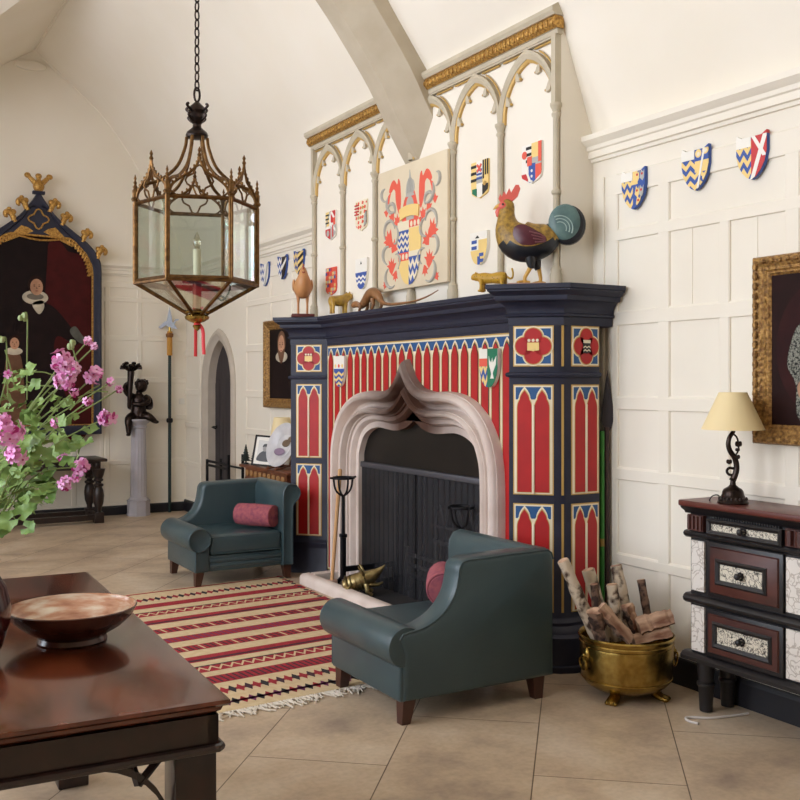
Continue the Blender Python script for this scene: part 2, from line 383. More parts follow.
h = MB(WR); h.tube([(D0+.05, .075, .98), (D0+.05, .04, .98), (D0+.05, .03, .97)], .008, iron); h.tube([(D0+.05, .03, .975), (D0+.15, .03, .965)], .008, iron); h.ell((D0+.05, .078, .98), (.022, .008, .022), iron); h.build('door_handle', dr)
# back wall
mb = MB(WB)
PROF = [(3.59, 2.77), (3.50, 3.02), (3.37, 3.36), (3.22, 3.58), (3.06, 3.80), (2.87, 4.09), (2.62, 4.40), (2.27, 4.70), (1.94, 4.97)]
PROF = [(p.x, p.y) for p in smooth_pts([(a, b, 0) for a, b in PROF], 3)]
top = [(a, b) for a, b in PROF]
mb.prism([(3.7, 0)]+[(3.7, 2.77)]+top+[(-.15, 3.62), (-2.7, 3.62), (-2.7, 0)], 0, .1, plaster)
mb.prism([(WX, 0), (WX, 2.6), (-2.6, 2.6), (-2.6, 0)], -.003, 0, panelw)
for a, b in [(.095, .13), (.55, .605), (1.035, 1.10), (1.45, 1.52), (1.92, 1.98), (2.345, 2.40), (2.5, 2.571)]: rail(mb, -2.6, WX, a, b)
x = 3.41
while x > -2.5:
    stile(mb, x-.028, x+.028, .1, 2.5); x -= .355
stile(mb, 2.62, 2.66, .1, 2.5)
struct(mb, 'wall_back')
# left and front walls, with windows in the left one
LX = -2.6
WIN = [(1.2, 3.2), (4.0, 6.0), (6.8, 8.8)]
mb = MB(Tr(LX, 0, 0) @ Rz(PI/2))      # local x = world y, -y faces the room
WZ0, WZ1 = .85, 4.35
ys = [-3.5]+[v for w in WIN for v in w]+[BY]
for i in range(0, len(ys), 2): mb.box(ys[i], 0, 0, ys[i+1], .25, 5.0, plaster)
for a, b in WIN:
    mb.box(a, 0, 0, b, .25, WZ0, plaster); mb.box(a, 0, WZ1, b, .25, 5.0, plaster)
struct(mb, 'wall_left')
for k, (a, b) in enumerate(WIN):
    w = MB(Tr(LX, 0, 0) @ Rz(PI/2)); 
    w.box(a, .1, WZ0, a+.06, .18, WZ1, stonepaint); w.box(b-.06, .1, WZ0, b, .18, WZ1, stonepaint)
    w.box(a, .1, WZ0, b, .18, WZ0+.06, stonepaint); w.box(a, .1, WZ1-.06, b, .18, WZ1, stonepaint)
    for q in (1, 2): w.box(a+(b-a)*q/3-.035, .1, WZ0, a+(b-a)*q/3+.035, .18, WZ1, stonepaint)
    w.box(a, .1, 2.5, b, .18, 2.56, stonepaint)
    wo = struct(w, 'window_%d' % (k+1))
    g = MB(Tr(LX, 0, 0) @ Rz(PI/2)); g.box(a+.06, .135, WZ0+.06, b-.06, .14, 2.5, winglass); g.build('pane', wo)
    g = MB(Tr(LX, 0, 0) @ Rz(PI/2)); g.box(a+.06, .135, 2.56, b-.06, .14, WZ1-.06, stainm); g.build('stained_pane', wo)
mb = MB(); mb.box(LX, -3.6, 0, WX, -3.5, 5.0, plaster); struct(mb, 'wall_front')
# ceiling: pointed vault on the right, cross vault to the left
mb = MB()
v = []; f = []
for a, b in PROF: v += [(a, -3.5, b), (a, BY, b)]
for i in range(len(PROF)-1): f.append((2*i, 2*i+1, 2*i+3, 2*i+2))
mb.add(v, f, plaster)
GR = [(1.94, 8.04, 4.97), (1.43, 8.79, 4.64), (1.295, 8.99, 4.55), (.5, 10.17, 4.03), (-.15, BY, 3.62)]
mb.add([(1.94, BY, 4.97)]+GR, [tuple(range(6))], plaster)
mb.add(GR+[(LX, BY, 3.62), (LX, 8.04, 4.97)], [tuple(range(7))], plaster)
mb.add([(1.94, 8.04, 4.97), (LX, 8.04, 4.97), (LX, -3.5, 4.97), (1.94, -3.5, 4.97)], [(0, 1, 2, 3)], plaster)
mb.tube([(1.94, 8.04, 4.965), (1.94, BY, 4.965)], .012, plaster)
mb.tube([(a, BY-.005, b) for a, b in PROF[2:]], .012, plaster)
struct(mb, 'ceiling')
# cornices
CP = [(0, 2.63), (-.016, 2.63), (-.02, 2.646), (-.034, 2.65), (-.034, 2.684), (-.044, 2.69), (-.048, 2.71), (-.066, 2.722), (-.072, 2.728), (-.082, 2.735), (-.084, 2.762), (0, 2.768)]
mb = MB(WR); mb.extr(CP, -4.14, 3.5, panelw); struct(mb, 'trim_1')
mb = MB(WR); mb.extr(CP, -11.1, -7.18, panelw); struct(mb, 'trim_2')
mb = MB(WB); mb.extr([(a*.9, b) for a, b in CP], -2.6, WX, panelw); struct(mb, 'trim_3')
BP = [(0, 0), (-.03, 0), (-.03, .085), (-.024, .1), (0, .105)]
mb = MB(WR); mb.extr([(a, b*1.25) for a, b in BP], -4.03, 3.5, blackbase); struct(mb, 'baseboard_right')
mb = MB(WR); mb.extr([(a, b*1.25) for a, b in BP], -11.1, DC-.5, blackbase); mb.extr([(a, b*1.25) for a, b in BP], DC+.5, -7.28, blackbase); struct(mb, 'baseboard_right_far').name = 'baseboard_right.001'
mb = MB(WB); mb.extr(BP, -2.6, WX-.03, blackbase); struct(mb, 'baseboard_back')
# chimney breast above the mantel
mb = MB(Tr(0, 0, 0)); 
cb = [(3.37, 1.9), (3.37, 3.38), (3.50, 3.03), (3.6, 2.8), (3.6, 1.9)]
mb.prism(cb, 4.14, 7.18, plaster)
mb.box(3.5, 4.14, 0, 3.6, 4.87, 1.92, plaster); mb.box(3.5, 6.45, 0, 3.6, 7.18, 1.92, plaster)
struct(mb, 'wall_chimney')

# roof brace: octagonal arched rib springing from the chimney breast
A0 = [(3.40, 2.855), (3.25, 3.09), (3.09, 3.37), (2.91, 3.62), (2.72, 3.86), (2.45, 4.14), (2.1, 4.42), (1.8, 4.6)]
def off(p, d):   # away from the room centre, towards the vault
    out_ = []
    for i, q in enumerate(p):
        a = Vector(p[max(i-1, 0)]); b = Vector(p[min(i+1, len(p)-1)]); t = (b-a).normalized(); out_.append((q[0]+t.y*d, q[1]-t.x*d))
    return out_
A0 = [(p.x, p.y) for p in smooth_pts([(a, b, 0) for a, b in A0], 3)]
yc = 5.675
def brace_sec(hw, ch, dp):
    return [(-hw, dp), (-hw, ch), (-hw*.32, 0), (hw*.32, 0), (hw, ch), (hw, dp)]
R = []
for i in range(len(A0)):
    a = Vector(A0[max(i-1, 0)]); b = Vector(A0[min(i+1, len(A0)-1)]); t = (b-a).normalized(); nrm = Vector((t.y, -t.x))
    ring = []
    for (yy, dd) in brace_sec(.258, .13, .55): ring.append((A0[i][0]+nrm.x*dd, yc+yy, A0[i][1]-0+nrm.y*dd if False else A0[i][1]+(nrm.y)*dd))
    R.append(ring)
mb = MB(); 
R2 = []
for ring in R:   # push towards the vault (up and outwards)
    base = Vector(((ring[2][0]+ring[3][0])/2, yc, (ring[2][2]+ring[3][2])/2)); R2.append(ring)
mb.rings(R2, stonepaint); o = mb.build('roof_brace')
tag(o, 'curved grey roof rib with chamfered edges springing above the painted coat of arms', 'roof rib')

# ------------------------------------------------------------------ gothic arcade on the chimney breast
YC = 5.656
ar = thing('gothic_arcade', 'stone coloured blind arcade of slender columns and pointed arches above the mantel', 'wall arcade', (3.37, YC, 1.95), -PI/2)
# local: x to the viewer's right, -y out of the wall, z up from the mantel
CX = [-1.5+.5*i for i in range(7)]
z0 = 0.0
c = MB(); 
c.extr([(0, 1.335), (-.035, 1.335), (-.035, 1.36), (-.045, 1.362), (0, 1.362)], -1.53, 1.53, arcpaint)
c.extr([(0, 1.425), (-.07, 1.425), (-.085, 1.445), (-.085, 1.465), (-.06, 1.48), (-.03, 1.50), (0, 1.50)], -1.55, 1.55, arcpaint)
c.build('cornice', ar)
c = MB(); c.extr([(0, 1.362), (-.045, 1.362), (-.062, 1.378), (-.068, 1.40), (-.06, 1.425), (0, 1.425)], -1.54, 1.54, gild)
for k in range(74):
    xx = -1.52+.0416*k; c.ell((xx, -.064, 1.395), (.018, .012, .022), gild, 8, 6)
c.build('gilded_frieze', ar)
for i, x in enumerate(CX):
    c = MB(); w = .017
    pf_ = [(.034, 0), (.034, .07), (.028, .085), (.03, .1), (.02, .115), (w, .13), (w, .49), (.026, .5), (.026, .512), (w, .522), (w, .90), (.024, .91), (.024, .922), (.018, .93), (.028, .955), (.032, .96), (.032, .975), (.02, .98)]
    c.lathe(pf_ if i != 3 else pf_[:11]+[(w, .86)], arcpaint, 12, (x, -.02, 0))
    hw = .017
    if i in (0, 6): c.box(x-hw, -.04, .975, x+hw, 0, 1.34, arcpaint)
    c.build('column', ar)
def bay(x0, x1, sides=(-1, 1)):
    cx = (x0+x1)/2; hw = (x1-x0)/2+.011; zs, zt = .985, 1.328
    g = gothic(cx, hw, zs-.02, zs, zt, 10)
    c = MB(); n = len(g); t = .034
    gi = gothic(cx, hw-t, zs-.02, zs, zt-t*1.5, 10)
    R = [[(a[0], 0, a[1]), (a[0], -.034, a[1]), (a[0]*.6+b[0]*.4, -.04, a[1]*.6+b[1]*.4), (b[0], -.026, b[1]), (b[0], 0, b[1])] for a, b in zip(g, gi)]
    c.rings(R, arcpaint)
    c.extr([(0, 1.325), (-.03, 1.325), (-.03, 1.34), (0, 1.34)], x0, x1, arcpaint)
    o = c.build('pointed_arch', ar)
    e = MB(); gj = gothic(cx, hw-t-.010, zs-.02, zs, zt-t*1.5-.018, 10)
    R = [[(a[0], 0, a[1]), (a[0], -.022, a[1]), (b[0], -.016, b[1]), (b[0], 0, b[1])] for a, b in zip(gi, gj)]
    e.rings(R, goldpaint)
    # cusps hanging inside the arch and small gold spandrel edging
    for s in sides:
        for k, (q, L) in enumerate(((4, .05), (8, .045))):
            p = gj[q]; xx = cx+s*abs(p[0]-cx)
            tip = (xx-s*L*.75, p[1]-L*.55)
            e.prism([(xx+s*.006, p[1]+.045), tip, (tip[0]+s*.006, tip[1]-.012), (xx+s*.006, p[1]-.03)][::s], -.02, 0, arcpaint)
            e.ell((tip[0], -.012, tip[1]), (.008, .012, .008), goldpaint, 8, 6)
        e.tube([(cx+s*.06, -.012, 1.318), (cx+s*(hw-.03), -.012, 1.318)], .006, goldpaint, 6)
        pts = [(cx+s*abs(p[0]-cx)+s*.012, -.012, p[1]+.006) for p in g[3:10]]
        e.tube(pts, .005, goldpaint, 6)
    e.build('cusp', o)
for i in range(6): bay(CX[i], CX[i+1], (-1,) if i == 2 else ((1,) if i == 3 else (-1, 1)))

# ------------------------------------------------------------------ chimneypiece
FX = 3.32
fp = thing('gothic_fireplace', 'navy and red painted gothic chimneypiece with an ogee stone arch', 'fireplace', (FX, YC, 0), -PI/2)
PIER = [(1.606, .25), (1.606, .016), (1.586, -.03), (1.408, -.208), (1.2, 0)]
PIERN = [(1.686, .165), (1.686, -.05), (1.668, -.092), (1.491, -.269), (1.222, 0)]   # the near pier stands a little prouder
def offs(P, d):
    """offset an open plan outline to its outside (towards the room)"""
    out = []
    for i, p in enumerate(P):
        p = Vector(p)
        def nrm(a, b):
            t = (Vector(b)-Vector(a)).normalized(); return Vector((-t.y, t.x))
        if i == 0: n = nrm(P[0], P[1]); out.append(p+n*d); continue
        if i == len(P)-1: n = nrm(P[-2], P[-1]); out.append(p+n*d); continue
        n1 = nrm(P[i-1], P[i]); n2 = nrm(P[i], P[i+1]); m = (n1+n2).normalized(); k = d/max(.3, m.dot(n1)); out.append(p+m*k)
    return [(q.x, q.y) for q in out]
# orientation: from the right wall round to the left; outside must be -y / +x
def offset_out(P, d):
    a = offs(P, d); 
    return a
def levels(mb, P, L, m, cap=True):
    R = []
    for d, z in L:
        q = offset_out(P, -d) if SIGN < 0 else offset_out(P, d)
        R.append([(a, b, z) for a, b in q])
    n = len(P); 
    mb.rings(R, m, closed=True, caps=True)
SIGN = 1
t_ = offs(PIER, .1)
SIGN = 1 if t_[3][1] < PIER[3][1] else -1
def pier(side):
    P = PIER if side < 0 else PIERN
    M = Matrix.Scale(-1, 4, (1, 0, 0)) if side < 0 else Matrix()
    b = MB(M)
    pk_ = 1 if side > 0 else .2
    levels(b, P, [(.085*pk_, 0), (.085*pk_, .03), (.07*pk_, .035), (.07*pk_, .17), (.05*pk_, .185), (.045*pk_, .2), (.02, .22), (.02, .235), (.006, .25), (0, .262), (0, .855-.005), (0, 1.478), (.014, 1.482), (.018, 1.492), (.014, 1.502), (0, 1.506), (0, 1.81)], navy)
    # slim gilt bead on the narrow canted corner
    for za, zb in ((.285, .835), (.88, 1.442), (1.535, 1.742)):
        b.box(-.006, -.004, za, .006, .004, zb, goldpaint, M=Tr((P[1][0]+P[2][0])/2, (P[1][1]+P[2][1])/2, 0) @ Rz(math.radians(67)))
    po = b.build('painted_pier', fp)
    fa = [(P[2], P[3], .206), (P[3], P[4], .206), (P[0], P[1], .182)]
    for k, (a, c_, w) in enumerate(fa):
        a = Vector(a); c_ = Vector(c_); mid = (a+c_)/2
        if k == 2: mid = Vector((P[1][0], P[1][1]+.118))
        nn = Vector((-(c_-a).y, (c_-a).x)).normalized()*(SIGN)
        ang = math.atan2(nn.x, -nn.y)            # turns -y to the face normal
        if side > 0: F = Tr(mid.x, mid.y, 0) @ Rz(ang)
        else: F = Tr(-mid.x, mid.y, 0) @ Rz(-ang)
        F = F @ Matrix.Diagonal((w/.206, 1, 1, 1))
        q = MB(F); quatrefoil(q, 1.638, (.206, .207), 'castle' if k < 2 else 'zig'); q.build('quatrefoil_panel', po)
        q = MB(F); lancets(q, .88, 1.442); q.build('lancet_panel', po)
        q = MB(F); lancets(q, .285, .835); q.build('lancet_panel', po)
    return po
def quatrefoil(q, zc, wh, crest):
    w, h = wh; W = w/2; H = h/2
    q.prism([(-W, zc-H), (W, zc-H), (W, zc+H), (-W, zc+H)], -.004, .0, goldpaint)
    q.prism([(-W+.006, zc-H+.006), (W-.006, zc-H+.006), (W-.006, zc+H-.006), (-W+.006, zc+H-.006)], -.006, 0, creamp)
    q.prism([(-W+.014, zc-H+.014), (W-.014, zc-H+.014), (W-.014, zc+H-.014), (-W+.014, zc+H-.014)], -.007, 0, blue)
    d = .046
    for r, y, m in ((.059, -.009, creamp), (.050, -.011, goldpaint), (.0455, -.0125, red)):
        for a, b in ((d, 0), (-d, 0), (0, d), (0, -d)): q.prism(circ(a, zc+b, r if r < .058 else min(r, W-d-.001)), y, 0, m)
        q.prism([(-.05, zc-.05), (.05, zc-.05), (.05, zc+.05), (-.05, zc+.05)] if r > .05 else circ(0, zc, .034*r/.0455), y+.0003, 0, m)
        q.prism([(-d-.02, zc-.028), (d+.02, zc-.028), (d+.02, zc+.028), (-d-.02, zc+.028)], y, 0, m) if r > .05 else None
    for k in range(4):
        a = PI/2*k; pts = []
    # outlines
    if crest == 'castle':
        q.prism([(-.03, zc-.022), (-.006, zc-.024), (0, zc-.028), (.006, zc-.024), (.03, zc-.022), (.03, zc+.018), (-.03, zc+.018)], -.014, 0, yellow)
        for k in (-1, 0, 1): q.prism(circ(k*.021, zc+.029, .008, n=10), -.014, 0, creamp)
    else:
        q.prism([(-.026, zc-.03), (0, zc-.038), (.026, zc-.03), (.026, zc+.03), (-.026, zc+.03)], -.016, 0, black)
        q.prism([(-.026, zc+.016), (.026, zc+.016), (.026, zc+.032), (-.026, zc+.032)], -.017, 0, creamp)
        for j in (0, 1):
            zz = zc-.004-j*.018
            q.prism([(-.026, zz), (-.013, zz+.007), (0, zz), (.013, zz+.007), (.026, zz), (.026, zz-.006), (.013, zz+.001), (0, zz-.006), (-.013, zz+.001), (-.026, zz-.006)], -.017, 0, creamp)
def lan(cx, w, z0, z1, k=1.2):
    h = w/2; k = k*w
    half_ = [(1, -1.0), (.97, -.86), (.88, -.71), (.75, -.59), (.655, -.53), (.64, -.45), (.54, -.32), (.35, -.18), (.16, -.08), (0, 0)]
    r = [(cx+h*a, z1+k*b_) for a, b_ in half_]
    return [(cx-h, z0), (cx+h, z0)]+r+[(2*cx-p[0], p[1]) for p in reversed(r[:-1])]
def lancets(q, z0, z1):
    W = .103
    q.prism([(-W, z0), (W, z0), (W, z1), (-W, z1)], -.004, 0, goldpaint)
    q.prism([(-W+.006, z0+.006), (W-.006, z0+.006), (W-.006, z1-.006), (-W+.006, z1-.006)], -.006, 0, creamp)
    q.prism([(-W+.013, z1-.076), (W-.013, z1-.076), (W-.013, z1-.013), (-W+.013, z1-.013)], -.007, 0, blue)
    for s in (-1, 1):
        cx = s*.0445
        q.prism(lan(cx, .090, z0+.006, z1-.010), -.0085, 0, creamp)
        q.prism(lan(cx, .080, z0+.011, z1-.023), -.0095, 0, goldpaint)
        q.prism(lan(cx, .073, z0+.014, z1-.031), -.0105, 0, red)
    q.box(-.006, -.016, z0+.006, .006, 0, z1-.10, creamp, .002)
for s_ in (1, -1): pier(s_)
# mantel cornice following the prows
FULL = [(1.686, .25), (1.686, -.074), (1.491, -.269), (1.222, 0), (-1.2, 0), (-1.408, -.208), (-1.606, -.01), (-1.606, .25)]
b = MB(); levels(b, FULL, [(-.02, 1.74), (.004, 1.745), (.004, 1.785), (.018, 1.79), (.022, 1.80), (.010, 1.805), (.012, 1.82), (.02, 1.84), (.036, 1.857), (.05, 1.866), (.062, 1.868), (.066, 1.88), (.066, 1.892), (.078, 1.897), (.092, 1.912), (.098, 1.914), (.098, 1.922), (.106, 1.926), (.106, 1.948)], navy)
b.build('mantel_shelf', fp)
b = MB(); b.box(-1.2, .0, 1.52, 1.2, .04, 1.79, navy); b.box(-1.2, .0, 0, -.9, .04, 1.6, navy); b.box(.9, 0, 0, 1.2, .04, 1.6, navy); b.box(-1.0, .03, 1.2, 1.0, .06, 1.6, navy); b.build('backing_board', fp)
# striped frieze of lancets
OUT = [(1.115, 0.0), (1.115, .45), (1.115, .87), (1.08, 1.07), (.99, 1.22), (.85, 1.325), (.70, 1.378), (.52, 1.398), (.36, 1.395), (.22, 1.415), (.13, 1.455), (.06, 1.52), (0, 1.605)]
def outz(x):
    x = abs(x)
    if x >= 1.10: return .02
    for (xa, za), (xb, zb) in zip(OUT[2:], OUT[3:]):
        if xb <= x <= xa: return za+(zb-za)*(xa-x)/max(1e-6, xa-xb)
    return 1.5
b = MB(); NL = 22; pw = 2.34/NL
cut = [(-p[0]+.06, p[1]) for p in OUT[:4]]+[(-p[0]*.96, p[1]-.04) for p in OUT[4:9]]
cut = cut+[(-p[0], p[1]) for p in reversed(cut)]
b.prism([(-1.185, .04)]+[(p[0], max(.04, p[1])) for p in cut]+[(1.185, .04), (1.185, 1.73), (-1.185, 1.73)], -.004, .0, goldpaint)
b.prism([(-1.18, .05)]+[(p[0], max(.05, p[1])) for p in cut]+[(1.18, .05), (1.18, 1.722), (-1.18, 1.722)], -.006, .0, creamp)
b.prism([(-1.17, 1.655), (1.17, 1.655), (1.17, 1.712), (-1.17, 1.712)], -.0075, 0, blue)
b.build('frieze_panel', fp)
for k in range(NL):
    cx = -1.17+pw*(k+.5); b = MB(); zb = max(.06, min(outz(cx-pw/2), outz(cx+pw/2))-.06)
    if abs(cx) > 1.05: zb = .06
    b.prism(lan(cx, pw*.97, zb, 1.710, 1.0), -.009, 0, creamp)
    b.prism(lan(cx, pw*.84, zb, 1.696, 1.0), -.010, 0, goldpaint)
    b.prism(lan(cx, pw*.72, zb, 1.686, 1.0), -.0112, 0, navy)
    b.prism(lan(cx, pw*.62, zb, 1.676, 1.0), -.0124, 0, red)
    b.build('lancet_stripe', fp)
# stone arch with deep ogee mouldings
OUT = [(1.115, 0.0), (1.115, .45), (1.115, .87), (1.08, 1.07), (.99, 1.22), (.85, 1.325), (.70, 1.378), (.52, 1.398), (.36, 1.395), (.22, 1.415), (.13, 1.455), (.06, 1.52), (0, 1.605)]
INN = [(.80, 0.0), (.80, .45), (.80, .87), (.785, .97), (.72, 1.07), (.62, 1.122), (.50, 1.142), (.38, 1.135), (.28, 1.128), (.19, 1.135), (.12, 1.15), (.06, 1.175), (0, 1.205)]
def symm(P): 
    P = [(p.x, p.y) for p in smooth_pts([(a, b, 0) for a, b in P], 4)]
    return [(-a, b) for a, b in P]+[(a, b) for a, b in reversed(P[:-1])]
OU, IN = symm(OUT), symm(INN)
PR0 = [(0, .0), (0, -.03), (.02, -.045), (.035, -.045), (.045, -.056), (.09, -.07), (.15, -.075), (.21, -.068), (.255, -.048), (.265, -.03), (.30, -.005), (.36, .012), (.41, .01), (.44, -.004), (.45, -.03), (.465, -.038), (.48, -.038), (.50, -.05), (.54, -.058), (.585, -.05), (.61, -.03), (.615, -.012), (.65, -.008), (.66, .008), (.70, .026), (.745, .024), (.76, .008), (.79, .004), (.815, .016), (.83, .036), (.86, .044), (.885, .04), (.90, .052), (.95, .062), (1.0, .085), (1.0, .34)]
PR = [(s_, (min(d_*1.15-.012, -.006) if 0 < s_ < .78 else (d_ if d_ > .3 else min(d_, .03)))) for s_, d_ in PR0]
R = []
for o_, i_ in zip(OU, IN):
    boost = max(0, 1-abs(o_[0])/.34)**1.5*max(0, min(1, (o_[1]-1.2)/.2))
    o_ = (o_[0]*.937+.03, o_[1]); i_ = (i_[0]*.975+.005, i_[1])
    R.append([(o_[0]+(i_[0]-o_[0])*s, d-(.0*boost if d < .0 and s < .3 else 0), o_[1]+(i_[1]-o_[1])*s) for s, d in PR])
b = MB(); b.rings(R, archstone); b.build('stone_arch', fp).location.x = .03
# hearth and kerb
b = MB(); KO = .965
kp = [(-.245, 0), (-.335, 0), (-.335, .045), (-.328, .06), (-.31, .072), (-.26, .074), (-.245, .066)]
b.extr(kp, -KO, KO, limestone)
for s in (-1, 1):
    b.slab([(s*(KO-.001), -.246), (s*(KO-.09), -.246), (s*(KO-.09), .05), (s*(KO-.001), .05)], 0, .0735, limestone)
b.build('hearth_kerb', fp)
b = MB(); b.box(-.87, -.245, 0, .87, .35, .022, soot); b.build('hearth_slab', fp)
# firebox
b = MB(); b.box(-.86, .62, 0, .86, .66, 1.5, soot); b.box(-.86, .34, 0, -.80, .62, 1.5, soot); b.box(.80, .34, 0, .86, .62, 1.5, soot)
b.box(-.86, .34, 1.22, .86, .66, 1.26, soot); b.box(-.86, .3, -.02, .86, .66, .02, soot); b.build('firebox', fp)
b = MB(); b.box(-.80, .075, .875, .80, .10, 1.22, mat('iron_hood', (30, 28, 27), .4, .6, col2=(40, 35, 32), ns=3)); b.build('iron_hood', fp)
b = MB(); b.box(-.80, .045, .845, .80, .09, .885, greyiron, .008); b.build('screen_rail', fp)
b = MB()
for k in range(2):   # gently pleated chainmail curtains
    xs = [(-.79, -.0), (0.0, .79)][k]; n = 60; pts = []
    for i in range(n+1):
        x = xs[0]+(xs[1]-xs[0])*i/n; pts.append((x, .062+.006*math.sin(i*1.25+k)))
    v = [(x, y, z) for z in (.025, .85) for x, y in pts]; b.add(v, [(i, i+1, n+2+i, n+1+i) for i in range(n)], screenmat)
b.build('chainmail_curtain', fp)

# grate inside
grm = mat('polished_grate', (150, 148, 150), .4, .3)
gr = thing('fire_grate', 'iron fire grate with a gothic tracery back behind the chainmail curtain', 'fire grate', (FX+.30, YC-.1, .02), -PI/2)
b = MB()
for k in range(7):
    x = -.36+.12*k; g = gothic(x, .055, .12, .42, .58, 6); b.tube([(p[0], .12, p[1]) for p in g], .009, grm, 6)
b.box(-.44, .105, .3, .44, .135, .33, grm); b.box(-.44, .105, .42, .44, .135, .435, grm); b.box(-.44, .1, .08, .44, .14, .13, grm); b.build('tracery_back', gr)
b = MB()
for z in (.1, .17, .24): b.box(-.42, -.13, z, .42, -.11, z+.022, grm)
b.box(-.42, -.13, .1, .42, .12, .115, grm); b.build('basket', gr)
for sx in (-.4, .4):
    for sy in (-.12, .12):
        b = MB(); b.box(sx-.015, sy-.015, 0, sx+.015, sy+.015, .3, grm); b.build('leg', gr)
# andirons
def andiron(x, y, hh, label):
    a = thing('andiron', label, 'andiron', (x, y, .022), -PI/2, 'pair of black iron andirons in the hearth')
    b = MB(); b.tube([(-.10, 0, 0), (-.06, 0, .04), (0, 0, .09), (.06, 0, .04), (.10, 0, 0)], .013, iron, 8); b.build('foot', a)
    b = MB(); b.box(-.017, -.017, .06, .017, .017, .36, iron, .004); b.box(-.022, -.022, .35, .022, .022, .375, iron, .004)
    b.tube([(0, 0, .36), (0, 0, hh-.13)], .013, iron, 8); b.build('post', a)
    b = MB()
    b.tube([(.075*math.cos(k*PI/8), .075*math.sin(k*PI/8), hh) for k in range(16)], .008, iron, 6, closed=True)
    for k in range(4):
        c_, s_ = math.cos(k*PI/2), math.sin(k*PI/2); b.tube(smooth_pts([(.075*c_, .075*s_, hh), (.066*c_, .066*s_, hh-.06), (.045*c_, .045*s_, hh-.1), (0, 0, hh-.13)]), .007, iron, 6)
        b.tube([(.075*c_, .075*s_, hh), (.1*c_, .1*s_, hh+.004)], .007, iron, 6)
    b.build('cup', a)
    b = MB(); b.box(-.012, 0, .11, .012, .42, .145, iron); b.box(-.012, .40, 0, .012, .42, .12, iron); b.build('log_bar', a)
    return a
andiron(3.15, 6.25, .765, 'black iron andiron with a cup top beside the left jamb of the stone arch')
andiron(3.33, 5.03, .68, 'black iron andiron at the right of the hearth behind the near armchair')
b = MB(); q0 = Vector((0, 0, .012)); q1 = Vector((.10, .07, .80))
b.tube([q0, q1], [.013, .016], mat('pale_ash_handle', (196, 152, 104), .6), 8); b.ell(tuple(q1), (.017, .017, .02), MATS['pale_ash_handle'], 8, 6)
sh = thing('hearth_brush', 'long pale wooden pole leaning against the left jamb beside the andiron', 'fire tool', (3.09, 6.31, .022))
b.build('handle', sh)
b = MB(); b.box(-.04, -.02, 0, .04, .02, .05, mat('pinkish_bristle', (196, 160, 140), .9), .008); b.build('brush_head', sh)
# brass beast on the hearth
dbr = mat('dull_brass', (168, 152, 108), .36, .9, col2=(128, 110, 70), ns=26)
bb = thing('brass_beast', 'small brass horned beast with an open snout lying on the hearth', 'ornament', (3.16, 5.965, .022), -PI/6)
b = MB(); b.loft([(-.14, .055, .02, .02), (-.13, .06, .045, .04), (-.09, .075, .058, .055), (-.05, .085, .064, .06), (-.0, .1, .062, .06), (.03, .115, .05, .05), (.06, .13, .042, .042), (.09, .15, .03, .03), (.12, .175, .018, .016), (.145, .2, .004, .004)], dbr, 16)
for k in range(5): b.loft([(-.115+.03*k, .064+.007*k, .058, .056), (-.107+.03*k, .067+.007*k, .067, .065), (-.099+.03*k, .069+.007*k, .058, .056)], dbr, 16)
b.build('body', bb)
b = MB(); b.loft([(.03, .075, .04, .02), (.06, .07, .038, .018), (.1, .07, .026, .012), (.13, .085, .01, .006)], dbr, 12); b.build('lower_jaw', bb)
for s in (-1, 1):
    b = MB(); b.tube([(.0, s*.04, .14), (-.015, s*.055, .175), (-.035, s*.06, .2)], [.012, .009, .003], dbr, 8); b.build('ear', bb)
    b = MB(); b.tube([(.02, s*.05, .08), (.03, s*.07, .03), (.06, s*.07, .01)], [.02, .015, .014], dbr, 8); b.build('leg', bb)
    b = MB(); b.tube([(-.1, s*.05, .06), (-.11, s*.075, .02), (-.08, s*.08, .012)], [.02, .016, .014], dbr, 8); b.build('leg', bb)

# ------------------------------------------------------------------ painted shields
def clip(poly, outl):
    """clip a convex or simple polygon by a convex outline (both x,z)"""
    res = [tuple(p) for p in poly]; n = len(outl)
    area_ = sum(outl[i][0]*outl[(i+1) % n][1]-outl[(i+1) % n][0]*outl[i][1] for i in range(n))
    o = outl if area_ > 0 else outl[::-1]
    for i in range(n):
        a, b = o[i], o[(i+1) % n]; inp = res; res = []
        if not inp: return []
        def sd(p): return (b[0]-a[0])*(p[1]-a[1])-(b[1]-a[1])*(p[0]-a[0])
        for j in range(len(inp)):
            p, q = inp[j-1], inp[j]; dp, dq = sd(p), sd(q)
            if dq >= 0:
                if dp < 0: t = dp/(dp-dq); res.append((p[0]+(q[0]-p[0])*t, p[1]+(q[1]-p[1])*t))
                res.append(q)
            elif dp >= 0:
                t = dp/(dp-dq); res.append((p[0]+(q[0]-p[0])*t, p[1]+(q[1]-p[1])*t))
    return res
def heater(w, h, point=.42):
    W = w/2; H = h/2; pts = [(-W, H), (W, H)]; zs = H-h*(1-point)*.62
    pts.append((W, zs))
    for i in range(1, 8):
        t = i/8; pts.append((W*math.cos(t*PI/2)**.85, zs-(zs+H)*math.sin(t*PI/2)**1.15))
    pts.append((0, -H)); return pts+[(-a, b) for a, b in reversed(pts[2:-1])]
def eared(w, h):
    W = w/2; H = h/2; right = [(W, H), (W*1.0, H*.25), (W*.86, -H*.25), (W*.6, -H*.62), (W*.3, -H*.88), (0, -H)]
    return [(-W, H)]+right+[(-a, b) for a, b in reversed(right[1:-1])]
def ubase(w, h):
    W = w/2; H = h/2; r = [(W, H), (W, -H*.45), (W*.9, -H*.72), (W*.6, -H*.86), (W*.2, -H*.92), (0, -H)]
    return [(-W, H)]+r+[(-a, b) for a, b in reversed(r[1:-1])]
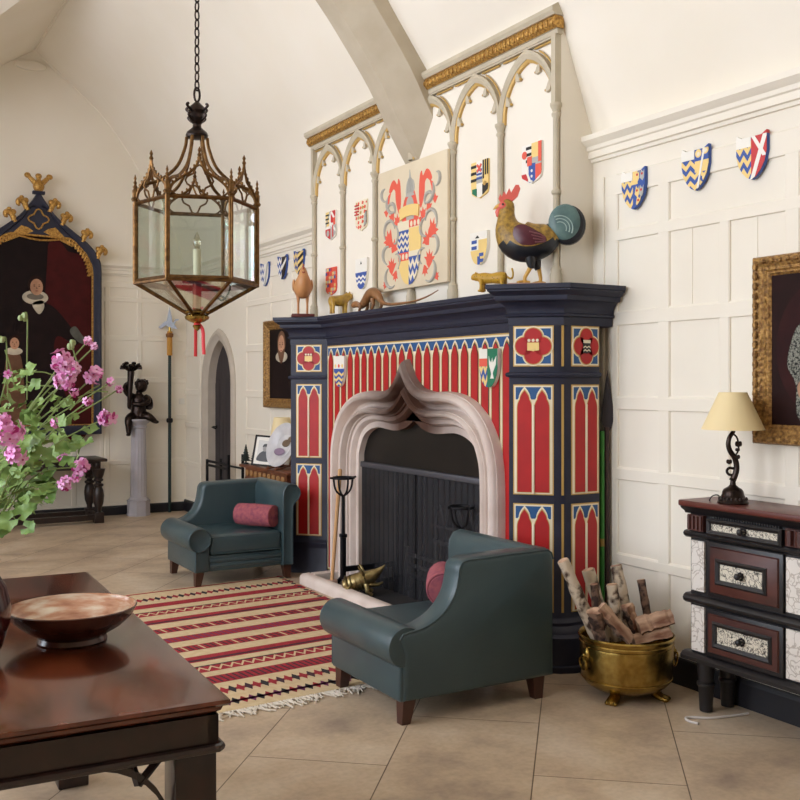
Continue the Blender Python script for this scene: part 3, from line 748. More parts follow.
class Sh:
    def __init__(s, M, outl, th=.018, base=white, edge=None):
        s.mb = MB(M); s.o = outl; s.th = th; s.y = -th
        s.mb.prism(outl, -th, 0, base if edge is None else edge); s.k = 0
        if edge is not None: s.poly([(p[0]*.94, p[1]*.95) for p in outl], base)
    def poly(s, p, m):
        q = clip(p, s.o); s.k += 1
        if len(q) >= 3: s.mb.prism(q, s.y-.0006-.00025*s.k, s.y+.001, m)
    def rect(s, x0, z0, x1, z1, m): s.poly([(x0, z0), (x1, z0), (x1, z1), (x0, z1)], m)
    def disc(s, x, z, r, m): s.poly(circ(x, z, r, n=10), m)
    def dance(s, x0, z0, x1, z1, n, teeth, m, amp=None):
        """n zigzag bands across a rectangle"""
        bh = (z1-z0)/(2*n); a = amp or bh*.55; tw = (x1-x0)/(2*teeth); k0 = s.k
        for i in range(n):
            zb = z1-bh*(2*i+1.5)
            for j in range(2*teeth):
                u = a if j % 2 else -a
                s.k = k0; s.poly([(x0+j*tw, zb-u), (x0+(j+1)*tw, zb+u), (x0+(j+1)*tw, zb+u+bh), (x0+j*tw, zb-u+bh)], m)
    def cross(s, x, z, r, t, m):
        for a in (PI/4, -PI/4):
            c, q = math.cos(a), math.sin(a); s.poly([(x-r*c+t*q, z-r*q-t*c), (x+r*c+t*q, z+r*q-t*c), (x+r*c-t*q, z+r*q+t*c), (x-r*c-t*q, z-r*q+t*c)], m)
def shield_obj(s, label, loc, rz, group=None):
    o = s.mb.build('heraldic_shield'); o.location = loc; o.rotation_euler = (0, 0, rz); tag(o, label, 'shield', group); return o
I = Matrix()
RZW = -PI/2
def right_shield(y, z, kind, label, w=.168, h=.19, loz=None):
    o = eared(w, h); s = Sh(I, o, .02, dblue, None); W = w/2; H = h/2
    if kind == 0:      # dancetty impaling yellow beasts
        s.dance(-W, -H, 0, H*.75, 3, 2, yellow)
        s.rect(0, -H, W, H, dblue); s.rect(-.012, H*.3, W*.4, H, yellow)
        for (x, zz) in ((.03, .07), (.065, .07), (.03, -.01), (.06, -.01), (.04, -.06)):
            s.poly([(x-.016, zz-.012), (x-.006, zz+.03), (x+.008, zz+.012), (x+.016, zz+.028), (x+.014, zz-.014), (x+.004, zz-.03)], silver if (x > .05) else yellow)
            s.disc(x, zz+.006, .007, sred)
    elif kind == 1:
        s.dance(-W, -H, W, H*.55, 3, 3, yellow); s.rect(.0, -.012, W, .04, yellow)
        s.rect(.0, .04, W, H, dblue)
        for (x, zz) in ((.022, .075), (.066, .085), (.066, -.04)): s.disc(x, zz, .02, yellow); s.disc(x, zz-.003, .01, creamp)
        s.poly([(.012, -H), (.022, -H), (.064, H), (.052, H)], white)
    elif kind == 2:
        s.dance(-W, -H, 0, H*.8, 3, 2, yellow); s.rect(0, -H, W, H, sred)
        s.poly([(-.006, -H), (.016, -H), (W+.004, H), (W-.02, H)], white); s.poly([(0, H), (.02, H), (W+.0, .0), (W-.022, .0)], white)
    elif kind == 3:
        s.rect(0, -H, W, H, white); s.dance(-W, -H, 0, H, 3, 2, white); s.poly([(.0, -H), (.03, -H), (W, H), (.06, H)], silver)
    elif kind == 4:
        s.rect(0, -H, W, H, black); s.dance(-W, -H, 0, H, 3, 2, white); s.poly([(0, -H*.2), (W, H*.6), (W, H*.9), (0, H*.2)], white)
    else:
        s.dance(-W, -H, 0, H, 3, 2, yellow); s.rect(0, -H, W, H, yellow); 
        for k in range(4): s.poly([(0, -.1+.06*k), (W, -.06+.06*k), (W, -.03+.06*k), (0, -.07+.06*k)], black)
    if kind < 3: s.rect(-W, H*.55, -.002, H, white)
    # small corner ears where the top edge dips
    for sx in (-1, 1): s.mb.prism([(sx*W, H-.001), (sx*W*.62, H-.001), (sx*W*.98, H+.016)][::sx], -.02, 0, white if (sx < 0 and kind < 3) else (sred if kind == 2 else dblue))
    shield_obj(s, label, (WX-.0115, y, z), RZW)
right_shield(3.80, 2.425, 0, 'blue and yellow zigzag shield with small yellow beasts, nearest the mantel on the right wall')
right_shield(3.385, 2.452, 1, 'blue shield of yellow zigzags with a white diagonal stripe, between two others')
right_shield(3.055, 2.445, 2, 'half blue and yellow zigzag, half red shield with a white diagonal cross')
right_shield(8.69, 2.453, 3, 'white and blue shield furthest left on the wall beyond the fireplace', .2, .17*1.2)
right_shield(8.28, 2.477, 4, 'shield with a black right half behind the carved hen', .2, .2)
right_shield(7.92, 2.485, 5, 'yellow shield with black bars just left of the arcade', .2, .2)
def arc_shield(lx, z, kind, label, w=.2, h=.25):
    w *= .88; h *= .88; y = YC-lx-.035; W = w/2; H = h/2
    if kind == 'quarter':
        s = Sh(I, ubase(w, h), .012, white)
        s.rect(-W, 0, -W*.3, H, yellow); s.rect(0, .02, W*.9, H, sred); s.poly([(-W, H*.2), (-W*.2, H), (0, H), (-W, -.01)], silver)
        for k in range(3): s.rect(-W, H-.03-.03*k, -W*.35, H-.018-.03*k, black)
        s.poly([(0, H*.9), (W*.9, .02), (W*.9, .05), (.02, H)], white); s.rect(-W, -H, 0, -H*.2, sred); s.rect(0, -H, W, 0, silver)
        s.poly([(0, 0), (W, -H*.5), (W, -H*.3), (0, .03)], white); s.disc(-W*.5, -H*.5, .024, silver); s.rect(.03, -.09, .05, .0, sred); s.rect(W*.55, .0, W*.9, H*.5, coral)
    elif kind == 'redscroll':
        s = Sh(I, ubase(w, h), .012, creamp)
        for i in range(6):
            for j in range(7):
                x = -W+.018+.033*i; zz = H-.02-.034*j
                if (i*3+j*5) % 7 < 5: s.poly([(x-.013, zz-.008), (x+.004, zz-.012), (x+.014, zz+.006), (x-.003, zz+.013)], coral if (i+j) % 4 else goldpaint)
        for k in range(4): s.rect(-W, H-.035-.022*k, -W*.35, H-.026-.022*k, sred)
        s.poly([(W*.6, -H), (W, -H), (W, H*.2), (W*.75, 0)], silver)
    elif kind == 'checks':
        s = Sh(I, ubase(w, h), .012, coral)
        cols = [coral, dblue, yellow, sred, silver, coral, yellow]
        for i in range(6):
            for j in range(7):
                x = -W+w/6*i; zz = -H+h/7*j; s.k = 1; s.poly([(x, zz), (x+w/7, zz+.006), (x+w/8, zz+h/8), (x-.004, zz+h/9)], cols[(i*2+j*3) % 7])
    elif kind == 'zigbottom':
        s = Sh(I, heater(w, h), .02, white); s.rect(-W, -H, W, .01, dblue); s.dance(-W, -H*.7, W, -.01, 2, 3, white)
        s.poly([(-.012, H*.62), (.014, H*.62), (.0, H*.82)], black)
    elif kind == 'multi':
        s = Sh(I, ubase(w, h), .012, yellow)
        s.rect(-W*.35, -H, W*.35, H, white); s.rect(-W*.35, -.02, W*.35, .02, silver)
        for k in range(3): s.rect(-W, H-.035-.04*k, -W*.35, H-.018-.04*k, black); s.rect(W*.4, H-.11, W*.52+.02*0, H, black)
        for k in range(3): s.rect(W*.4+.022*k, .02, W*.4+.022*k+.011, H, black)
        for k in range(3): s.rect(-W*.3, .05-.024*k, W*.3, .062-.024*k, dblue)
        s.cross(0, H*.62, .03, .007, coral); s.rect(W*.4, -H, W, -H*.3, black); s.rect(-W*.8, -H, -W*.3, -H*.45, green); s.disc(W*.66, -.03, .014, goldpaint)
    elif kind == 'blocks':
        s = Sh(I, heater(w, h), .02, white); s.rect(0, -H, W, H*.5, yellow); s.rect(-W, -H, 0, -.01, yellow)
        for k in range(2): s.rect(-W*.8, .03-.035*k, -W*.2, .05-.035*k, dblue); s.rect(W*.1, -.05-.035*k, W*.6, -.03-.035*k, dblue)
        s.rect(-W*.1, -H, W*.2, -H*.5, dblue); s.poly([(-.03, H*.62), (.01, H*.62), (-.01, H*.78)], black)
    else:
        s = Sh(I, ubase(w, h), .012, white)
        s.rect(0, .03, W*.8, H, yellow); s.rect(-W*.3, -.03, W, .03, silver); s.rect(-W*.28, -H, W*.4, .0, dblue); s.rect(W*.4, -H, W, -.01, coral)
        for k in range(3): s.rect(-W*.55, H-.03-.035*k, 0, H-.014-.035*k, black)
        s.rect(-W, -H, -W*.35, -H*.45, sred); s.poly([(-W*.7, -.02), (-W*.5, -.02), (0, -H*.9), (-W*.2, -H*.9)], white); s.rect(W*.7, .0, W, H, coral); s.disc(-W*.7, H*.5, .022, coral); s.rect(-W*.4, -.01, W*.05, .04, coral)
        for k in range(3): s.disc(W*.05, -.04-.03*k, .008, white)
    shield_obj(s, label, (3.369, y, z), RZW)
arc_shield(-1.25, 2.65, 'quarter', 'quartered shield of red, yellow and silver in the leftmost arch, the upper one')
arc_shield(-1.25, 2.225, 'checks', 'coral and blue patterned shield in the leftmost arch, behind the small leopard', h=.24)
arc_shield(-.755, 2.655, 'redscroll', 'cream shield with red scrollwork in the second arch from left')
arc_shield(-.74, 2.235, 'zigbottom', 'white shield with blue zigzags below in the second arch from left')
arc_shield(.745, 2.65, 'multi', 'yellow and white shield with black bars right of the coat of arms')
arc_shield(.745, 2.245, 'blocks', 'white and yellow shield with blue blocks above the leopard figure', h=.22)
arc_shield(1.245, 2.65, 'blue', 'shield with a blue pointed panel above the rooster')
def frieze_shield(lx, z, right_):
    s = Sh(I, heater(.185, .22) if right_ else heater(.17, .225), .02, white); W = .09; H = .112
    if right_:
        s.rect(-W, -H, -.01, .01, dblue); s.dance(-W, -H, -.01, .04, 2, 2, yellow); s.rect(-.01, -H, W, H, green)
        s.rect(-W, .01, -.01, .055, coral); s.rect(-W, .055, -.01, H, white)
        s.poly([(.035, -.05), (.05, -.02), (.075, .02), (.08, .07), (.06, .045), (.045, .03), (.04, .06), (.03, .03), (.015, .045), (.005, .07), (.008, .02), (.025, -.02)], white); s.poly([(.02, -.06), (.055, -.06), (.045, -.03), (.032, -.03)], white)
    else:
        s.rect(-W, -H, W, .02, dblue); s.dance(-W, -H, W, .0, 3, 2, yellow)
        for x in (-.055, 0, .055): s.disc(x, .04, .014, yellow if x else coral)
    shield_obj(s, 'green and blue shield with a white eagle on the right of the striped red frieze' if right_ else 'white and blue zigzag shield on the left of the striped red frieze', (FX-.016, YC-lx, z), RZW)
frieze_shield(-.93, 1.535, False); frieze_shield(.975, 1.535, True)

# ------------------------------------------------------------------ large coat of arms
ca = thing('coat_of_arms', 'large buff panel painted with a red and silver coat of arms under the roof rib', 'coat of arms', (3.33, YC, 2.07), RZW)
def spl(p, n=5): return [(q.x, q.y) for q in smooth_pts([(a, b, 0) for a, b in p], n, True)]
x0, x1 = -.375, .505
b = MB(); b.box(x0, -.022, 0, x1, 0, .815, parch, .004); b.build('panel', ca)
b = MB(); cx = .055
def art(o, poly, m, k): o.prism(poly, -.0225-.0006*k, -.02, m)
# mantling: leafy scrolls, red flames backed by silver curls, mirrored
def flame(x, z, r, a, n, m, k):
    pts = []
    for i in range(n):
        t = a-1.25+2.5*i/(n-1); pts += [(x+r*1.0*math.cos(t)*(1 if i % 2 == 0 else .92), z+r*math.sin(t)), (x+r*.52*math.cos(t+1.25/(n-1)), z+r*.52*math.sin(t+1.25/(n-1)))]
    pts += [(x+r*.55*math.cos(a+2.3), z+r*.55*math.sin(a+2.3)), (x+r*.75*math.cos(a+PI), z+r*.75*math.sin(a+PI)), (x+r*.5*math.cos(a-2.3), z+r*.5*math.sin(a-2.3))]
    art(b, pts, m, k)
for s in (-1, 1):
    def P(pts): return [(cx+s*p[0], p[1]) for p in pts]
    def fl(x, z, r, a, n, m, k): flame(cx+s*x, z, r, a if s > 0 else PI-a, n, m, k)
    art(b, spl(P([(.135, .50), (.115, .58), (.125, .70), (.15, .735), (.165, .70), (.205, .735), (.245, .72), (.275, .67), (.25, .655), (.215, .675), (.19, .655), (.185, .60), (.165, .54)])), coral, 1)
    art(b, spl(P([(.25, .655), (.285, .64), (.30, .60), (.275, .585), (.265, .62)])), coral, 2)
    fl(.165, .45, .055, 1.2, 4, coral, 1); fl(.235, .485, .05, .9, 4, coral, 2); fl(.31, .53, .038, 1.6, 3, coral, 2)
    fl(.275, .335, .085, .6, 5, coral, 1); fl(.21, .285, .06, 2.2, 4, coral, 2); fl(.24, .155, .07, 1.5, 5, coral, 1); fl(.19, .10, .045, -1.2, 4, coral, 2); fl(.325, .045, .035, .3, 4, coral, 3)
    for (u, w, r, a1, a2) in ((.235, .60, .085, -2.2, .6), (.235, .53, .06, .2, 3.6), (.255, .40, .085, -.6, 3.0), (.20, .36, .07, 1.6, 4.9), (.29, .25, .07, -1.4, 1.9), (.25, .10, .085, -2.2, 1.0), (.165, .18, .06, 1.2, 4.4), (.33, .66, .05, -1.8, 1.6)):
        b.tube([(cx+s*(u+r*math.cos(t)*(1-.3*q/12)), -.0235, w+r*math.sin(t)*(1-.3*q/12)) for q, t in enumerate([a1+(a2-a1)*q/12 for q in range(13)])], [.004+.009*math.sin(PI*q/12) for q in range(13)], greyink, 6, flat=1)
# helm and crest
art(b, spl([(cx-.10, .45), (cx-.08, .56), (cx-.02, .63), (cx+.05, .63), (cx+.09, .55), (cx+.12, .46), (cx+.05, .43), (cx-.05, .43)]), coral, 1)
art(b, spl([(cx-.035, .43), (cx-.045, .55), (cx, .60), (cx+.05, .55), (cx+.045, .43)]), greyink, 3)
art(b, spl([(cx-.045, .605), (cx-.04, .68), (cx-.01, .72), (cx, .77), (cx+.02, .71), (cx+.05, .69), (cx+.06, .64), (cx+.03, .6)]), greyink, 2)
for k in range(4): b.tube([(cx-.03+.02*k, -.025, .62), (cx-.025+.02*k, -.025, .66), (cx-.015+.012*k, -.025, .71)], .0028, silver, 5)
art(b, [(cx-.05, .595), (cx+.06, .595), (cx+.055, .608), (cx-.045, .608)], silver, 4)
b.build('mantling', ca)
so = [(p[0]*1+cx, p[1]+.23) for p in heater(.30, .42, .40)]
s = Sh(I, so, .027, white); s.o = so
L, Rr, B_, T = cx-.15, cx+.15, .02, .44
s.rect(L, .235, cx, .38, dblue); s.dance(L, .24, cx, .37, 3, 3, creamp)
s.rect(L, .38, cx, T, creamp); s.rect(cx, .38, Rr, T, creamp); s.rect(L, .18, cx, .235, coral); s.rect(cx, .39, Rr, .44, coral)
for k in range(3):
    s.poly(circ(L+.03+.045*k, .207, .015, .02, 10), creamp); s.poly(circ(cx+.03+.045*k, .412, .015, .02, 10), creamp)
s.rect(cx, .22, Rr, .385, yellow); s.rect(L, B_, cx, .18, yellow); s.rect(cx, B_, Rr, .20, dblue); s.dance(cx, .04, Rr, .19, 2, 3, creamp); s.rect(cx, .2, Rr, .235, creamp)
s.mb.build('painted_shield', ca)
b = MB(); sp = [(cx+.15*math.sin(a), .455+.04*math.cos(a)-.0) for a in [(-1+.2*k)*1.0 for k in range(11)]]
b.prism([(p[0], p[1]+.045) for p in sp]+[(p[0]*.9+cx*.1, p[1]-.028) for p in reversed(sp)], -.032, -.02, yellow); b.build('scroll', ca)

# ------------------------------------------------------------------ figures on the mantel
MZ = 1.948
ro_mb = mat('rooster_gold_feathers', (176, 138, 52), .4, col2=(120, 92, 36), ns=46, bump=.3, bs=80)
comb_m = mat('rooster_comb', (214, 96, 84), .4); wing_m = mat('rooster_wing', (86, 34, 46), .32, col2=(72, 26, 38), ns=9); ro_bk = mat('rooster_black', (26, 28, 34), .35)
tail_m = mat('rooster_tail', (70, 96, 96), .4, col2=(96, 124, 120), ns=14); legm = mat('rooster_leg', (206, 158, 68), .45); pinkb = mat('pinkish_wood', (176, 140, 128), .6)
rs = thing('rooster_figure', 'large painted wooden rooster with a red comb standing on the right end of mantel', 'figurine', (3.223, 4.215, MZ), -PI/4+.1)
b = MB(); b.box(-.115, -.065, 0, .085, .065, .024, pinkb, .004); b.box(.085, -.05, 0, .13, .05, .016, mat('dark_pinkish_wood', (106, 74, 66), .6), .004); b.build('base', rs)
b = MB()
secs = [(.135, .30, .012, .02), (.12, .285, .045, .06), (.08, .262, .07, .085), (.03, .245, .085, .10), (-.03, .245, .088, .108), (-.08, .268, .08, .10), (-.112, .315, .062, .075), (-.122, .36, .045, .052), (-.122, .40, .036, .042), (-.118, .432, .034, .038), (-.118, .455, .030, .03), (-.118, .470, .016, .012)]
secs = [tuple(q) for q in [tuple(map(float, v)) for v in secs]]
def interp(secs, n=3):
    out = []
    a = smooth_pts([(s[0], s[1], s[2]) for s in secs], n); bq = smooth_pts([(s[3], 0, 0) for s in secs], n)
    return [(p.x, p.y, max(.002, p.z), max(.002, q.x)) for p, q in zip(a, bq)]
b.loft(interp(secs), ro_mb, 20)
for f in b.bm.faces:
    c = f.calc_center_median()
    if c.z < .225+.35*max(0, -c.x-.07)+.25*max(0, c.x-.03) and c.x > -.16: f.material_index = b.mi(ro_bk)
b.build('body', rs)
b = MB()  # comb, face and wattle
cb_ = [(-.155, .455), (-.165, .475), (-.155, .50), (-.147, .485), (-.135, .515), (-.124, .495), (-.108, .53), (-.098, .505), (-.075, .545), (-.058, .545), (-.05, .525), (-.065, .485), (-.09, .462), (-.11, .447)]
b.prism(cb_, -.011, .011, comb_m); b.ell((-.135, 0, .435), (.032, .037, .028), comb_m, 12, 8)
b.loft([(-.158, .43, .012, .012), (-.166, .405, .014, .018), (-.164, .385, .012, .014), (-.16, .375, .004, .004)], comb_m, 10); b.build('comb', rs)
b = MB(); b.loft([(-.155, .44, .014, .014), (-.178, .432, .009, .009), (-.193, .42, .002, .002)], legm, 10); b.build('beak', rs)
for s_ in (-1, 1):
    b = MB(); b.ell((-.14, s_*.037, .44), (.006, .004, .006), black, 8, 6); b.build('eye', rs)
    b = MB()
    wp = spl([(-.085, .27), (-.075, .315), (-.03, .325), (.03, .295), (.08, .262), (.085, .235), (.05, .225), (0, .215), (-.05, .225)], 4)
    v = [(x, s_*(.058+.034*max(0, 1-((x+.01)/.12)**2)*max(0, 1-((z-.265)/.09)**2)**.5*1.0), z) for x, z in wp]
    n = len(v); mid = (0, s_*.105, .265)
    b.add(v+[mid]+[(p[0]*.9, s_*.03, p[2]*.98+.005) for p in v], [(i, (i+1) % n, n) for i in range(n)]+[(i, (i+1) % n, n+1+(i+1) % n, n+1+i) for i in range(n)], wing_m)
    for k in range(4): b.tube([(.0+.01*k, s_*.098, .285-.018*k), (.05, s_*.088, .272-.014*k), (.082, s_*.07, .258-.007*k)], .004, mat('wing_rib', (126, 76, 84), .4), 6)
    b.build('wing', rs)
    b = MB(); b.loft([(.01+s_*.012, .19, .03, .035), (.02+s_*.014, .13, .022, .024), (.025+s_*.016, .10, .014, .015)], ro_bk, 12, M=Tr(0, s_*.03, 0))
    b.tube([(.025+s_*.02, s_*.03, .11), (.015+s_*.04, s_*.03, .055), (.012+s_*.04, s_*.03, .024)], [.012, .0095, .01], legm, 8)
    for tx, ty in ((-.04, 0), (-.03, .022), (-.03, -.022), (.03, 0)): b.tube([(.012+s_*.04, s_*.03, .034), (.012+s_*.04+tx, s_*.03+ty, .03)], [.008, .005], legm, 6)
    b.build('leg', rs)
b = MB()   # round fan tail: pale grey-green face, black trailing edge
tc = (.185, .335); R0 = .098
def ring_(cx_, cz_, r, y): return [(cx_+r*math.cos(2*PI*k/30)*.95, y, cz_+r*1.08*math.sin(2*PI*k/30)) for k in range(30)]
b.rings([ring_(tc[0]+.012, tc[1]-.008, R0*q, y) for q, y in ((.6, -.03), (.85, -.028), (.97, -.018), (1, 0), (.97, .018), (.85, .028), (.6, .03))], ro_bk)
b.rings([ring_(tc[0]-.004, tc[1]+.004, R0*q, y) for q, y in ((.4, -.042), (.75, -.038), (.9, -.026), (.92, 0), (.9, .026), (.75, .038), (.4, .042))], tail_m)
tl2 = mat('rooster_tail_light', (150, 170, 164), .4)
for q in (.25, .42, .58, .72):
    for yy in (-.039+.012*(q > .7), .039-.012*(q > .7)): b.tube([(tc[0]-.03+(R0*q+.01)*math.cos(a), yy, tc[1]-.03+(R0*q+.01)*math.sin(a)) for a in [-.4+.2*i for i in range(13)]], .004, tl2, 8)
b.loft([(.08, .275, .04, .055), (.12, .295, .034, .05), (.16, .315, .02, .04)], ro_bk, 12)
b.build('tail', rs)
def leopard(label, loc, rz, sc=1., group=None):
    a = thing('leopard_figure', label, 'figurine', loc, rz, group)
    b = MB(Matrix.Scale(sc, 4)); b.loft(interp([(.085, .078, .01, .01), (.075, .078, .026, .028), (.04, .076, .03, .032), (0, .074, .027, .028), (-.04, .076, .029, .031), (-.065, .08, .024, .026), (-.078, .083, .022, .022), (-.098, .084, .022, .021), (-.112, .078, .014, .012), (-.118, .076, .004, .004)]), leopardm, 14); b.build('body', a)
    b = MB(Matrix.Scale(sc, 4)); b.tube(smooth_pts([(.08, 0, .085), (.1, 0, .07), (.115, 0, .075), (.118, 0, .1), (.112, 0, .125)]), .0055, leopardm, 8); b.build('tail', a)
    for k, (lx, ly) in enumerate(((-.055, -.018), (-.05, .018), (.06, -.018), (.066, .018))):
        b = MB(Matrix.Scale(sc, 4)); b.tube([(lx, ly, .07), (lx+(.004 if k > 1 else 0), ly, .035), (lx-.002, ly, .006)], [.016, .010, .011], leopardm, 8); b.ell((lx-.008, ly, .007), (.014, .009, .007), leopardm, 8, 6); b.build('leg', a)
    for s_ in (-1, 1): b = MB(Matrix.Scale(sc, 4)); b.ell((-.088, s_*.015, .104), (.006, .004, .007), leopardm, 8, 6); b.build('ear', a)
    return a
leopard('small spotted leopard figure prowling at the foot of the large rooster', (3.17, 4.485, MZ), -PI/4-.1)
gp = mat('gold_ochre_figure', (190, 152, 60), .4, col2=(146, 110, 40), ns=22)
d_ = thing('big_cat_figure', 'small golden cat figure turned to the right beside the otter on mantel', 'figurine', (3.262, 6.54, MZ), PI-PI/6+.6)
b = MB(); b.loft(interp([(.08, .095, .012, .012), (.072, .095, .03, .034), (.03, .1, .034, .038), (-.03, .105, .036, .042), (-.06, .125, .03, .032), (-.08, .135, .03, .03), (-.1, .133, .024, .022), (-.115, .128, .012, .01)]), gp, 14); b.build('body', d_)
for lx, ly in ((-.05, -.02), (-.045, .02), (.055, -.02), (.06, .02)):
    b = MB(); b.tube([(lx, ly, .09), (lx, ly, .04), (lx, ly, .006)], [.017, .011, .012], gp, 8); b.build('leg', d_)
for s_ in (-1, 1): b = MB(); b.ell((-.078, s_*.022, .163), (.007, .005, .009), gp, 8, 6); b.build('ear', d_)
b = MB(); b.ell((-.115, 0, .128), (.008, .012, .008), black, 8, 6); b.build('nose', d_)
otm = mat('otter_brown', (150, 104, 62), .38, col2=(122, 82, 48), ns=16)
ot = thing('otter_figure', 'long brown otter figure with a thin tail stretched along the middle of mantel', 'figurine', (3.26, 6.02, MZ), -PI/2)
b = MB(); b.loft(interp([(-.30, .045, .006, .006), (-.285, .05, .02, .018), (-.25, .058, .026, .024), (-.21, .05, .02, .02), (-.16, .045, .024, .026), (-.10, .075, .03, .032), (-.04, .115, .034, .034), (.02, .12, .034, .034), (.08, .09, .028, .03), (.13, .05, .016, .018), (.2, .028, .011, .011), (.35, .02, .009, .009), (.55, .022, .007, .007), (.72, .042, .005, .005), (.84, .07, .003, .003)]), otm, 14); b.build('body', ot)
for lx, ly in ((-.14, -.025), (-.13, .025), (.05, -.028), (.065, .028)):
    b = MB(); b.tube([(lx, ly, .075 if lx > 0 else .05), (lx+.012, ly, .03), (lx-.012, ly, .006)], [.018, .011, .010], otm, 8); b.build('leg', ot)
hm = mat('carved_hen_wood', (196, 142, 92), .42, col2=(176, 120, 74), ns=12, stretch=(1, 1, .3))
hn = thing('hen_figure', 'plain carved brown hen figure facing forward on the left end of mantel', 'figurine', (3.15, 6.93, MZ), PI/3+.15)
b = MB(); b.box(-.085, -.085, 0, .085, .085, .022, mat('dark_red_base', (92, 38, 36), .5), .004); b.build('base', hn)
b = MB(); b.loft(interp([(.13, .30, .01, .014), (.115, .29, .035, .05), (.07, .255, .06, .075), (.01, .225, .07, .085), (-.05, .235, .066, .08), (-.085, .28, .05, .056), (-.09, .32, .034, .036), (-.09, .345, .026, .026), (-.09, .37, .012, .012)]), hm, 18); b.build('body', hn)
b = MB(); b.loft([(-.105, .345, .01, .01), (-.125, .335, .006, .005), (-.135, .33, .001, .001)], hm, 8); b.build('beak', hn)
b = MB(); b.prism([(-.118, .35), (-.112, .385), (-.098, .378), (-.088, .395), (-.075, .378), (-.078, .352)], -.006, .006, mat('faded_red_comb', (140, 62, 44), .5)); b.ell((-.116, 0, .322), (.01, .014, .018), MATS['faded_red_comb'], 8, 6); b.build('comb', hn)
for s_ in (-1, 1):
    b = MB(); b.loft([(0, .20, .024, .028), (.0, .15, .014, .016), (.0, .10, .009, .009), (0, .022, .009, .009)], hm, 10, M=Tr(0, s_*.034, 0)); b.build('leg', hn)
    b = MB(); b.ell((.025, s_*.066, .245), (.075, .014, .045), hm, 14, 8); b.build('wing', hn)

# ------------------------------------------------------------------ lantern
LC = at(197, 383, 4.9); LZ0, LZ1 = 1.94, 2.317
lt = thing('hanging_lantern', 'large six sided brass gothic lantern with glass panes hanging by a chain from the vault', 'lantern', (LC.x, LC.y, 0), 0)
RL = .29; a0 = math.atan2(-FWD[1], -FWD[0])
HX = [(RL*math.cos(a0+math.radians(44-60*k)), RL*math.sin(a0+math.radians(44-60*k))) for k in range(6)]
b = MB()
b.tube([(x, y, LZ1) for x, y in HX], .010, lbrass, 4, closed=True); b.build('upper_ring', lt)
b = MB(); b.tube([(x, y, LZ0) for x, y in HX], .0125, lbrass, 4, closed=True)
b.tube([(x*1.02, y*1.02, LZ0-.008) for x, y in HX], .009, lbrass, 6, closed=True)
b.build('lower_ring', lt)
for x, y in HX:
    b = MB(); b.tube([(x, y, LZ0-.015), (x, y, LZ1+.02)], .0125, lbrass, 8); b.tube([(x*1.03, y*1.03, LZ0), (x*1.03, y*1.03, LZ1)], .006, lbrass, 6)
    b.lathe([(.016, 0), (.02, .01), (.013, .02), (.015, .05), (.009, .06), (.012, .07), (.006, .08), (.009, .09), (.004, .10), (.007, .11), (.001, .13)], lbrass, 8, (x*1.01, y*1.01, LZ1+.01)); b.build('post', lt)
for k in range(6):
    (xa, ya), (xb, yb) = HX[k], HX[(k+1) % 6]; q = MB(); t = .99
    q.add([(xa*t, ya*t, LZ0+.01), (xb*t, yb*t, LZ0+.01), (xb*t, yb*t, LZ1-.005), (xa*t, ya*t, LZ1-.005)], [(0, 1, 2, 3)], glass); q.build('pane', lt)
    q = MB(); q.add([(xa*t, ya*t, LZ0-.008), (xb*t, yb*t, LZ0-.008), (xb*.16, yb*.16, LZ0-.15), (xa*.16, ya*.16, LZ0-.15)], [(0, 1, 2, 3)], glass); q.build('lower_pane', lt)
    b = MB(); b.tube([(xa*1.0, ya*1.0, LZ0-.008), (xa*.15, ya*.15, LZ0-.152)], .0095, lbrass, 6); b.build('lower_rib', lt)
    # tracery: ogee arch with crockets and a quatrefoil above each side
    b = MB(); A = Vector((xa, ya, 0)); B = Vector((xb, yb, 0)); mdl = (A+B)/2
    def E_(u, z, A=A, B=B): p = A+(B-A)*u; return (p.x, p.y, z)
    for s_ in (0, 1):
        f_ = (lambda u: u) if s_ == 0 else (lambda u: 1-u)
        pts = smooth_pts([E_(f_(.03), LZ1+.02), E_(f_(.08), LZ1+.055), E_(f_(.2), LZ1+.085), E_(f_(.36), LZ1+.115), E_(f_(.46), LZ1+.15), E_(f_(.5), LZ1+.19)], 4); b.tube(pts, .0065, lbrass, 6)
        for i in range(2, len(pts)-2, 2): b.ell(tuple(pts[i]+Vector((0, 0, .011))), (.006, .006, .009), lbrass, 6, 5)
        b.tube(smooth_pts([E_(f_(.03), LZ1+.03), E_(f_(.14), LZ1+.005), E_(f_(.3), LZ1+.0)], 3), .0045, lbrass, 6)
    pts = []
    for i in range(24):
        a = 2*PI*i/24; r = .052+.012*math.cos(4*a); pts.append(E_(.5+r*1.0*math.cos(a)/RL, LZ1+.075+r*1.15*math.sin(a)))
    b.tube(pts, .005, lbrass, 6, closed=True)
    b.lathe([(.006, 0), (.011, .01), (.005, .022), (.009, .032), (.001, .05)], lbrass, 8, (mdl.x, mdl.y, LZ1+.185))
    b.build('tracery', lt)
    b = MB(); v0 = Vector((xa, ya, 0)); d0 = v0.normalized()
    b.tube(smooth_pts([tuple(v0*1.0+Vector((0, 0, LZ1+.02))), tuple(v0*.9+Vector((0, 0, LZ1+.085))), tuple(v0*.6+Vector((0, 0, LZ1+.12))), tuple(v0*.33+Vector((0, 0, LZ1+.19))), tuple(v0*.2+Vector((0, 0, LZ1+.28))), tuple(v0*.17+Vector((0, 0, LZ1+.335)))], 5), .0085, lbrass, 8); b.build('crown_arm', lt)
b = MB(); b.lathe([(.035, 0), (.052, .004), (.056, .016), (.05, .03), (.036, .042), (.022, .055), (.02, .07), (.034, .085), (.04, .1), (.034, .12), (.044, .135), (.036, .155), (.02, .17), (.01, .18)], dbronze, 14, (0, 0, LZ1+.33))
